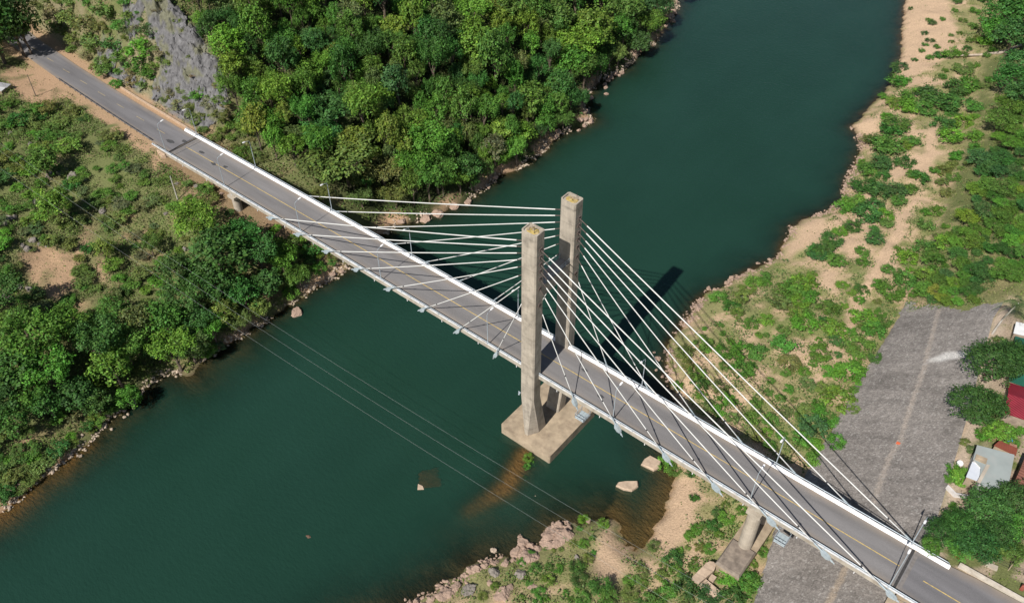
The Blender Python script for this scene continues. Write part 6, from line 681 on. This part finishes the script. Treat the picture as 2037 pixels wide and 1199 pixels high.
# ---------------- rocks ----------------
ROCKM = [ground_mat('r0'), None, None, None]
def rock_mat(name, col): return mat(name, col, .9, var=.25, vscale=1.6, bump=.9, bscale=4, dirt=tuple(c*.45 for c in col), dscale=1.3, damt=.6)
ROCKM = [rock_mat('tan_rock', (.33, .235, .18)), rock_mat('limestone', (.215, .19, .165)), rock_mat('wet_rock', (.12, .075, .05)), rock_mat('pale_rock', (.40, .32, .245))]
def rock_mesh(seed, hr, big=False):
    b = bmesh.new(); bmesh.ops.create_icosphere(b, subdivisions=4 if big else 3, radius=1); rg = random.Random(seed)
    pl = [(Vector((rg.gauss(0, 1), rg.gauss(0, 1), rg.gauss(0, .8))).normalized(), rg.uniform(.5, .8)) for _ in range(17)]; of = rg.uniform(0, 50)
    for v in b.verts:
        d = v.co.normalized(); r = 1.0
        for n, q in pl:
            c = d.dot(n)
            if c > .05: r = min(r, q/c)
        p = d*r; k = fbm(np.array([p.x*2.6+of]), np.array([p.y*2.6+p.z*1.9]), 5, 4)[0]; k2 = abs(fbm(np.array([p.x*3.1+of+3]), np.array([p.y*3.1-p.z*2.3]), 9, 3)[0]-.5)*2; v.co = p*(.74+.40*k+.16*min(k2*3, 1))
    me = bpy.data.meshes.new('rock'); b.to_mesh(me); b.free(); return me
RM = {}
def rk_where(x, y, w):
    if y < -25 and x > -40: return 'on the rocky point'
    if x > -60: return 'along the sandy shore' if y > 5 else 'by the sand spit'
    if y > 90: return 'under the forest edge'
    if y > 20: return 'on the forest shore by the bridge'
    d = float(shore_sd(np.array([x]), np.array([y]))[0])
    return 'in the left slope scrub' if d > 8 else 'at the left waterline'
rk = {}
for i, (x, y, z, w, hr, c) in enumerate(ROCKS):
    sz = 'small' if w < 1.0 else ('large' if w > 1.9 else 'medium-sized')
    l = f"{sz} {['tan', 'grey limestone', 'half-drowned brown', 'pale'][c]} boulder {rk_where(x, y, w)}"
    rk.setdefault(l, []).append((i, x, y, z, w, hr, c))
NW = ['', 'one', 'two', 'three', 'four', 'five', 'six', 'seven', 'eight', 'nine', 'ten', 'eleven', 'twelve', 'thirteen', 'fourteen', 'fifteen', 'sixteen']
OD = ['leftmost', 'second', 'third', 'fourth', 'fifth', 'sixth', 'seventh', 'eighth', 'ninth', 'tenth', 'eleventh', 'twelfth', 'thirteenth', 'fourteenth', 'fifteenth', 'sixteenth']
for l, its in rk.items():
    its.sort(key=lambda q: q[1]*.776+q[2]*.63)
    for j, (i, x, y, z, w, hr, c) in enumerate(its):
        me = rock_mesh(i+3, hr, w > 1.6)
        me.materials.append(ROCKM[c]); o = bpy.data.objects.new('boulder', me); COL.objects.link(o)
        w = w*1.3 if (y < -18 and x > -40 and c != 3) else w; o.scale = (w*.56, w*.56*R.uniform(.7, .95), w*hr*.62); o.rotation_euler = (R.uniform(-.2, .2), R.uniform(-.2, .2), R.uniform(0, 6.28)); o.location = (x, y, z+w*hr*.12-(.25*w*hr if c == 2 else .22*w*hr if (y < -18 and x > -40 and c != 3) else 0))
        n = len(its); lab = l if n == 1 else (f"{l}, leftmost of {NW[min(n, 16)]}" if j == 0 else f"{l}, rightmost of {NW[min(n, 16)]}" if j == n-1 else f"{l}, {OD[min(j, 15)]} of {NW[min(n, 16)]}")
        tag(o, lab, 'boulder', 'boulders along the shores')
# loose stones along both shores (uncountable)
def stones(name, n, area, side, seed):
    rg = np.random.default_rng(seed); V = []; F = []; x = rg.uniform(area[0], area[1], n); y = rg.uniform(area[2], area[3], n); d = shore_sd(x, y)
    k = ~((y > -16) & (y < 9) & (x > -5)) & (d > -1.0) & (d < 2.2) & (fbm(x*.25, y*.25, seed, 3) > .47) & (rg.random(n) < np.exp(-np.abs(d-.2)*1.1)); x = x[k]; y = y[k]; z = height(x, y)
    b = bmesh.new(); bmesh.ops.create_icosphere(b, subdivisions=1, radius=1); bv = np.array([v.co[:] for v in b.verts]); bf = [tuple(v.index for v in f.verts) for f in b.faces]; b.free()
    for i in range(len(x)):
        s = rg.uniform(.12, .42)*rg.uniform(.6, 1.2); a = rg.uniform(0, 6.28); q = bv*(1+rg.normal(0, .18, (len(bv), 1)))*np.array([s, s*rg.uniform(.6, 1), s*rg.uniform(.45, .8)]); ca, sa = np.cos(a), np.sin(a)
        q = np.stack([q[:, 0]*ca-q[:, 1]*sa+x[i], q[:, 0]*sa+q[:, 1]*ca+y[i], q[:, 2]+max(z[i], WATER-.15)+s*.15], 1); o = len(V); V += q.tolist(); F += [tuple(w+o for w in f) for f in bf]
    me = bpy.data.meshes.new(name); me.from_pydata(V, [], F); me.materials.append(ROCKM[side]); o = bpy.data.objects.new(name, me); COL.objects.link(o); o['kind'] = 'stuff'
stones('shore_stones', 90000, (-32, 12, -46, 140), 0, 301)
stones('shore_stones', 60000, (-106, -78, -80, 180), 3, 302)
def block(name, pts, z0, z1, m, label, cat, bev=.15, tilt=0):
    c = sum((Vector((*q, 0)) for q in pts), Vector())/len(pts)
    b = MB(); b.loft([[(c.x+(q[0]-c.x)*f, c.y+(q[1]-c.y)*f, z+tilt*(q[0]-c.x)) for q in pts] for f, z in ((1.03, z0), (1, z1-bev), (1-bev*.5, z1))])
    return tag(b.build(name, m), label, cat)
SLABM = mat('old_slab', (.42, .32, .235), .9, var=.2, vscale=1, bump=.5, bscale=3, dirt=(.25, .18, .13), dscale=.7, damt=.5)
block('concrete_slab', [(-2.8, 3.1), (-3.0, 4.6), (-2.6, 5.9), (-.2, 6.0), (.3, 4.6), (-.2, 3.4)], -20.6, -18.95, SLABM, 'flat tan concrete slab beside the weeds under the bridge edge', 'concrete slab', .2, .05)
block('concrete_slab', [(-3.8, -3.8), (-3.9, -2.9), (-3.0, -1.9), (-1.2, -.5), (-.5, -1.4), (-.9, -2.9), (-2.2, -3.6)], -20.6, -18.95, SLABM, 'pointed tan slab standing in the shallows at the tip of the sand spit', 'concrete slab', .2, .04)
block('sunken_slab', [(-31.8, -27.3), (-34.6, -24.2), (-32.2, -20.9), (-28.6, -24.0)], -21.6, -19.62, mat('wet_slab', (.27, .165, .10), .9, var=.3, vscale=1.5), 'dark brown slab lying just under the green water with one pale corner', 'sunken slab', .1, 0)
block('pale_corner', [(-31.8, -27.3), (-32.6, -26.3), (-31.6, -26.1), (-30.9, -26.5)], -20.5, -19.40, SLABM, 'pale triangular corner of a sunken slab breaking the water surface', 'slab corner', .05, 0)
def ruin():
    g0 = H(18.8, -11); r = empty('broken_pier_block', (0, 0, 0)); m = SLABM
    b = MB(); b.loft([[(17.3, -13.6, z), (17.6, -13.9, z), (18.7, -13.9, z), (19.5, -10.4, z), (19.3, -9.4, z), (18.7, -9.0, z), (18.1, -9.3, z), (17.8, -10.0, z)] for z in (g0-1.5, g0+1.5)]); b.build('upright_wall', m, r)
    b = MB(); b.loft([[(18.9, -13.95, z), (22.4, -14.3, z), (22.6, -12.8, z), (19.15, -12.3, z)] for z in (g0-1.5, g0+1.15)]); b.build('side_wall', m, r)
    b = MB(); b.box((19.9, -11.4, g0+.3), (.9, 1.0, 1.7)); b.build('stub', m, r)
    tag(r, 'broken L-shaped block of old pinkish concrete in the bushes by the pier footing', 'concrete ruin')
ruin()
# ---------------- far-left road furniture ----------------
def guardrail(name, pts, label, n, m, hgt=.72, thick=.3):
    r = empty(name); b = MB()
    for dz in (0,): b.loft([[(x, y-.04, z+hgt-thick/2), (x, y-.09, z+hgt-thick/4), (x, y-.04, z+hgt), (x, y-.09, z+hgt+thick/4), (x, y-.04, z+hgt+thick/2), (x, y+.0, z+hgt+thick/2), (x, y, z+hgt-thick/2)] for x, y, z in pts])
    b.build('rail', m, r); pm = MB(); pm.box((0, 0, .2), (.16, .16, 1.1)); po = pm.build('post', CONCD, r); P = [Vector(q) for q in pts]; L = [(P[i+1]-P[i]).length for i in range(len(P)-1)]; tot = sum(L)
    for k in range(n):
        t = (k+.5)/n*tot; i = 0
        while i < len(L)-1 and t > L[i]: t -= L[i]; i += 1
        q = P[i]+(P[i+1]-P[i])*(t/L[i]); o = po if k == 0 else po.copy()
        if k: COL.objects.link(o); o.parent = r
        o.location = (q.x, q.y+.12, q.z)
    return tag(r, label, 'guardrail')
pts = [(x, float(road_y(x))-3.95-.1*(x+140)/50, -.85) for x in np.arange(-187, -140, 2.0)]
guardrail('guardrail', pts, 'grey steel guardrail on posts along the outer edge of the far road', 17, mat('old_galvanised', (.13, .13, .14), .5, .4, var=.2))
b = MB(); b.loft([[(x, float(road_y(x))+4.6+.35, -1.2), (x, float(road_y(x))+4.95+.35, -1.2), (x, float(road_y(x))+4.95+.35, -.42), (x, float(road_y(x))+4.6+.35, -.42)] for x in np.arange(-172, -133, 1.5)]); tag(b.build('drain_kerb', mat('dusty_kerb', (.42, .31, .22), .95, var=.2, vscale=2)), 'low dusty concrete kerb wall between the far road and the cliff', 'kerb wall')
b = MB(); b.loft([[(-140.5, -4.9, -3.6), (-133.2, -4.9, -3.6), (-132.0, -8.2, -5.0), (-139.5, -7.6, -4.6)], [(-140.5, -4.75, -.95), (-134.2, -4.75, -.95), (-134.6, -6.6, -2.4), (-139.9, -6.2, -2.2)]]); tag(b.build('abutment_slope', mat('earth_concrete', (.36, .26, .18), .95, var=.2, vscale=.8, dirt=(.2, .14, .1), dscale=.7, damt=.6)), 'earth-stained concrete apron below the far bridge end', 'slope apron')
b = MB(); b.tube([(-121.7, -11.2, H(-121.7, -11.2)-.5), (-121.75, -11.1, H(-121.7, -11.2)+6.6)], [.15, .10], 8); pr_ = tag(b.build('utility_pole', mat('pole_concrete', (.46, .43, .38), .85, var=.1)), 'bare pale concrete pole in the scrub below the far end of the bridge', 'pole')
b = MB(); b.tube([(-183, -10.2, H(-183, -10.2)-.4), (-182.9, -10.1, H(-183, -10.2)+6.2)], [.12, .08], 8); tag(b.build('utility_pole', mat('pole_dark', (.12, .10, .085), .9, var=.2)), 'thin dark pole beside the dirt pull-in at the far road', 'pole')
sh = empty('roadside_shed'); zz = H(-190, -14)
b = MB(); b.box((-192.3, -15.0, zz+.1), (5.0, 3.4, 1.7), ax=(.92, .39, 0), ay=(-.39, .92, 0)); b.build('wall', CONCD, sh)
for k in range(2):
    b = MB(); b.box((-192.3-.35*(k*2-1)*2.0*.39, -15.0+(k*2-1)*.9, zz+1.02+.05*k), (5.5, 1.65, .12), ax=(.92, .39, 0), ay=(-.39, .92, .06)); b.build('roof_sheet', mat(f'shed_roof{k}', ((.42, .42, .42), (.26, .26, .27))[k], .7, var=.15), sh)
tag(sh, 'low grey sheet-roofed shed at the left edge below the far road', 'shed')
# fallen trunk on the far beach
b = MB(); b.tube([(-9.5, 191.6, H(-9.5, 191.6)+.3), (-3.4, 196.1, H(-3.4, 196.1)+.45), (1.8, 195.8, H(1.8, 195.8)+.5), (5.7, 200.7, H(5.7, 200.7)+.9)], [.22, .34, .42, .3], 9); tag(b.build('fallen_log', mat('bleached_wood', (.36, .30, .24), .9, var=.25)), 'bleached fallen tree trunk lying across the far sand beach', 'log')
# ---------------- power lines over the lower river ----------------
WIRE = mat('wire', (.26, .28, .27), .5, .2, var=.02)
def power_line(P, lab):
    b = MB(); A, B_, C_ = [Vector(p) for p in P]; tm = (B_-A).length/((B_-A).length+(C_-B_).length); pts = []
    for i in range(61):
        t = -1.1+i*2.9/60
        pts.append(A*((t-tm)*(t-1)/(tm))+B_*(t*(t-1)/(tm*(tm-1)))+C_*(t*(t-tm)/(1-tm)))
    b.tube(pts, .014, 6); tag(b.build('power_line', WIRE), lab, 'power line', 'power lines across the river')
power_line([(-71.95, -28.57, -5.5), (-29.72, -25.66, -8.0), (-3.49, -24.79, -7.0)], 'lowest of three thin grey power lines over the lower river')
power_line([(-74.61, -25.81, -5.5), (-26.02, -22.68, -8.0), (-0.14, -21.72, -7.0)], 'middle of three thin grey power lines over the lower river')
power_line([(-75.58, -23.52, -5.5), (-22.74, -20.03, -8.0), (11.19, -18.58, -7.0)], 'highest of three thin grey power lines, nearest the bridge')

GRAYR = [(44.0, 26.9), (49.3, 28.7), (50.2, 23.0), (49.4, 19.7), (46.7, 19.4), (45.9, 22.8), (44.4, 23.7)]
RED = [(43.9, 45.2), (45.3, 37.6), (52.4, 39.0), (51.2, 46.7)]
GREEN = [(41.4, 57.5), (43.8, 45.4), (50.1, 46.3), (47.6, 58.9)]
WSHED = [(40.4, 61.6), (40.9, 58.2), (44.4, 59.4), (44.0, 62.8)]

# ---------------- houses at the embankment top ----------------
def house(name, label, poly, zr, zg, roofm, wallm, ridge=None, parapet=0):
    r = empty(name); P = [Vector((*q, 0)) for q in poly]; c = sum(P, Vector())/len(P)
    b = MB(); inn = [c+(q-c)*.93 for q in P]; b.loft([[(q.x, q.y, z) for q in inn] for z in (zg-.5, zr-.06)]); b.build('wall', wallm, r)
    if ridge is None:
        b = MB(); b.loft([[(q.x, q.y, z) for q in P] for z in (zr-.12, zr)]); rf = b.build('roof', roofm, r)
        if parapet:
            b = MB(); q2 = [c+(q-c)*.95 for q in P]; n = len(P); vs = [(q.x, q.y, zr) for q in P]+[(q.x, q.y, zr+parapet) for q in P]+[(q.x, q.y, zr+parapet) for q in q2]+[(q.x, q.y, zr+.004) for q in q2]; fs = []
            for k in range(n):
                for l in range(3): fs.append((l*n+k, l*n+(k+1) % n, (l+1)*n+(k+1) % n, (l+1)*n+k))
            b.add(vs, fs); b.build('parapet', wallm, rf)
    else:
        i, up = ridge; n = len(P); A = (P[i]+P[(i+1) % n])/2; B = (P[(i+2) % n]+P[(i+3) % n])/2; b = MB()
        for sg in (0, 1):
            e0, e1 = (P[(i+1) % n], P[(i+2) % n]) if sg == 0 else (P[(i+3) % n], P[i]); a_, b_ = (A, B) if sg == 0 else (B, A)
            q = [a_, e0, e1, b_]; zz_ = [zr+up, zr, zr, zr+up]
            b.loft([[(v.x, v.y, z+o) for v, z in zip(q, zz_)] for o in (-.1, 0)])
        rf = b.build('roof', roofm, r)
    return tag(r, label, 'house'), rf
def sheet(name, col, ax=(1, 0, 0), sc=14):
    m = mat(name, col, .55, .1, var=.12, vscale=.7, spec=.3, dirt=tuple(c*.6 for c in col), dscale=.5, damt=.3); n = m.node_tree.nodes; L = m.node_tree.links
    geo = n.new('ShaderNodeNewGeometry'); vm = n.new('ShaderNodeVectorMath'); vm.operation = 'DOT_PRODUCT'; vm.inputs[1].default_value = ax; L.new(geo.outputs['Position'], vm.inputs[0])
    mm = n.new('ShaderNodeMath'); mm.operation = 'MULTIPLY'; mm.inputs[1].default_value = sc; L.new(vm.outputs['Value'], mm.inputs[0]); si = n.new('ShaderNodeMath'); si.operation = 'SINE'; L.new(mm.outputs[0], si.inputs[0])
    bp = n.new('ShaderNodeBump'); bp.inputs['Strength'].default_value = .5; bp.inputs['Distance'].default_value = .05; L.new(si.outputs[0], bp.inputs['Height']); L.new(bp.outputs[0], n['Principled BSDF'].inputs['Normal']); return m
WALLW = mat('whitewash', (.66, .63, .60), .8, var=.15, vscale=1.2, dirt=(.4, .35, .3), dscale=.8, damt=.6)
h1, rf = house('flat_roofed_house', 'house with a flat blue-grey roof beside the embankment top', GRAYR, 1.2, -2.3, mat('grey_roof', (.27, .30, .29), .8, var=.08, vscale=.5, dirt=(.34, .33, .31), dscale=.6, damt=.4), WALLW)
b = MB(); b.loft([[(q[0], q[1], z) for q in ((44.6, 23.4), (45.9, 23.5), (46.3, 20.3), (44.8, 20.0))] for z in (-2.6, .72)]); b.build('annex_wall', CONCD, h1); b = MB(); b.loft([[(q[0], q[1], z) for q in ((44.5, 23.5), (46.0, 23.6), (46.4, 20.2), (44.7, 19.9))] for z in (.725, .79)]); b.build('white_annex_roof', mat('white_sheet', (.52, .55, .60), .6, var=.1, vscale=1, dirt=(.4, .4, .4), dscale=1, damt=.4), h1)
b = MB(); b.box((45.4, 24.3, 1.22), (1.7, 1.1, .5), ax=(.99, .12, 0), ay=(-.12, .99, 0)); b.box((45.4, 24.3, 1.5), (1.0, .3, .12), ax=(.99, .12, 0), ay=(-.12, .99, 0)); b.build('roof_block', CONCD, h1)
b = MB(); b.loft([[(q[0], q[1], z) for q in ((46.4, 23.9), (46.9, 24.0), (46.8, 19.6), (46.3, 19.6))] for z in (1.22, 1.34)]); b.build('roof_ledge', CONC, h1)
BROWNW = mat('brown_wall', (.28, .22, .17), .9, var=.25, vscale=1.5)
house('red_roofed_house', 'house with a dark red sheet roof behind the two round trees', RED, .2, -2.3, sheet('red_sheet', (.20, .018, .03), (.2, 1, 0), 16), BROWNW, ridge=(0, .9))
house('green_roofed_house', 'house with a green sheet roof, partly under the upper round tree', GREEN, .3, -2.3, sheet('green_sheet', (.02, .105, .07), (1, .2, 0), 14), BROWNW, ridge=(0, .7))
house('white_roofed_shed', 'small white-roofed shed beyond the green roof near the palm', WSHED, .2, -2.3, mat('white_shed_roof', (.62, .62, .62), .7, var=.1), BROWNW)
house('rusty_lean_to', 'rusty red corrugated lean-to behind the flat-roofed house', [(46.2, 29.4), (46.6, 31.0), (49.4, 31.2), (49.6, 29.5)], .35, -2.3, sheet('rust_sheet', (.22, .065, .04), (1, .2, 0), 18), CONCD)
house('brown_roofed_house', 'house with a brown roof at the right edge past the flat-roofed house', [(50.9, 22.6), (50.7, 30.4), (56.5, 31.0), (56.8, 22.0)], 1.0, -2.3, sheet('brown_sheet', (.20, .085, .06), (0, 1, 0), 12), CONCD, ridge=(0, .5))
def obj1(mb, name, m, label, cat): return tag(mb.build(name, m), label, cat)
b = MB(); b.tube([(43.1, 23.8, -2.4), (43.1, 23.8, -1.3)], .05, 6); td = b.build('satellite_dish', STEEL); tag(td, 'white round satellite dish on a short post by the embankment path', 'satellite dish')
b = MB(); rr = []
for q, zz in ((.02, 0), (.25, .05), (.42, .16), (.50, .28)): rr.append([(q*math.cos(k*math.pi/8), q*math.sin(k*math.pi/8), zz) for k in range(16)])
b.loft(rr, cap=False); d_ = b.build('dish', WHITE, td, smooth=True); d_.location = (43.1, 23.8, -1.3); d_.rotation_euler = (.5, 0, .3)
b = MB(); b.loft([[(43.0, 18.4, z), (44.6, 17.6, z), (46.4, 18.6, z), (46.4, 18.85, z), (44.6, 17.9, z), (43.1, 18.65, z)] for z in (-2.6, -1.4)]); obj1(b, 'garden_wall', mat('pale_wall', (.55, .52, .50), .85, var=.15), 'low curved pale garden wall below the flat-roofed house', 'wall')
b = MB()
for k, (x, y) in enumerate(((45.6, 32.6), (46.4, 33.4), (47.3, 32.4), (48.2, 33.6), (46.9, 34.2), (48.8, 32.8))): b.box((x, y, -1.5+.05*k), (1.1, .9, .12), ax=(.95, .2, .1), ay=(-.2, .95, .05))
obj1(b, 'scrap_pile', mat('scrap', (.24, .13, .09), .9, var=.4, vscale=2), 'pile of rusty scrap sheets below the red roof', 'scrap pile')
b = MB(); b.box((48.0, 33.6, -1.05), (.75, .6, .2), ax=(.9, .4, .1), ay=(-.4, .9, 0)); obj1(b, 'blue_tarp', mat('tarp', (.05, .22, .55), .6, var=.15), 'small crumpled blue tarp on the scrap pile', 'tarp')
b = MB(); b.box((-.0, 0, .25), (.7, .45, .5)); o = obj1(b, 'orange_sack', mat('orange', (.55, .12, .05), .8, var=.2), 'small orange-red sack lying on the stone embankment', 'sack'); o.location = (33.5, 27.2, H(33.5, 27.2)); o.scale = (.9, .9, .6)
# leaning coconut palm by the white shed
pr = empty('coconut_palm'); b = MB(); P0 = Vector((37.9, 58.6, H(37.9, 58.6)-.2)); pts = [P0+Vector((.55*t*t*2.2+.2*t, 1.9*t, 7.6*t)) for t in (0, .2, .4, .6, .8, 1)]; b.tube(pts, [.24, .19, .17, .15, .14, .15], 8); b.build('trunk', mat('palm_trunk', (.36, .33, .29), .9, var=.2), pr)
top = pts[-1]; rg = np.random.default_rng(3); b = MB()
for k in range(16):
    a = k*2*math.pi/16+R.uniform(-.15, .15); ln_ = R.uniform(2.8, 3.8); dr = Vector((math.cos(a), math.sin(a), 0)); sd = Vector((-dr.y, dr.x, 0)); el = R.uniform(.1, .7)
    sp_ = [top+dr*(ln_*t)+Vector((0, 0, el*ln_*t*.9-1.5*t*t*ln_*.7)) for t in (0, .17, .33, .5, .67, .83, 1)]
    for i in range(6):
        for q in range(3):
            f = (q+.3)/3; m0 = sp_[i].lerp(sp_[i+1], f); lw = .62*(1-(i/6)**2*.7)
            for sg in (-1, 1):
                tip = m0+sd*sg*lw+dr*.28-Vector((0, 0, .28)); b.add([m0, m0+dr*.09, tip+dr*.03, tip], [(0, 1, 2, 3)])
b.build('fronds', mat('palm_leaf', (.05, .085, .025), .6, var=.3), pr, fix=False); tag(pr, 'leaning coconut palm with a pale trunk at the upper corner of the embankment', 'palm')
# near road edge beyond the bridge
b = MB(); b.loft([[(x, 5.62+.02*(x-48), float(deck_z(x))-.5), (x, 6.02+.02*(x-48), float(deck_z(x))-.5), (x, 6.02+.02*(x-48), float(deck_z(x))+.42), (x, 5.62+.02*(x-48), float(deck_z(x))+.42)] for x in np.arange(49.2, 90, 2)]); obj1(b, 'kerb_wall', mat('kerb_conc', (.50, .45, .38), .9, var=.15, vscale=1.5, dirt=(.25, .2, .15), dscale=1, damt=.6), 'low pale concrete kerb wall along the near road past the white barrier', 'kerb wall')
fr = empty('wire_fence'); pm = MB(); pm.box((0, 0, .75), (.12, .12, 1.9)); po = None; fp = [(47.6, 8.2), (49.3, 9.0), (51.2, 9.4), (53.2, 9.6), (55.2, 9.9), (57.2, 10.3), (59.4, 10.6)]
for x, y in fp:
    if po is None: po = pm.build('post', CONCD, fr); o = po
    else: o = po.copy(); COL.objects.link(o); o.parent = fr
    o.location = (x, y, H(x, y))
b = MB()
for hh in (.6, 1.1, 1.5): b.tube([(x, y, H(x, y)+hh) for x, y in fp], .018, 5)
b.build('wire', DARK, fr); tag(fr, 'sagging wire fence on short concrete posts behind the kerb wall', 'fence')
for (x, y, w, l, hh, m, lab) in ((48.6, 7.4, .5, .4, 1.3, mat('red_post', (.30, .05, .04), .7), 'stubby red and white marker post where the white barrier ends'), (57.6, 7.9, .5, .4, 1.2, mat('red_post2', (.24, .07, .05), .7), 'rusty red marker post further along the near road')):
    b = MB(); b.loft([[(x-w*f/2, y-l*f/2, z), (x+w*f/2, y-l*f/2, z), (x+w*f/2, y+l*f/2, z), (x-w*f/2, y+l*f/2, z)] for f, z in ((1, -2.6), (1, -2.3+hh-.2), (.5, -2.3+hh))]); obj1(b, 'marker_post', m, lab, 'marker post')
b = MB(); b.loft([[(q[0], q[1], z) for q in ((52.3, 8.4), (53.9, 8.6), (53.8, 9.3), (52.2, 9.1))] for z in (-2.5, -1.85)]); obj1(b, 'cover_slab', CONC, 'square pale concrete cover slab behind the kerb wall', 'cover slab')
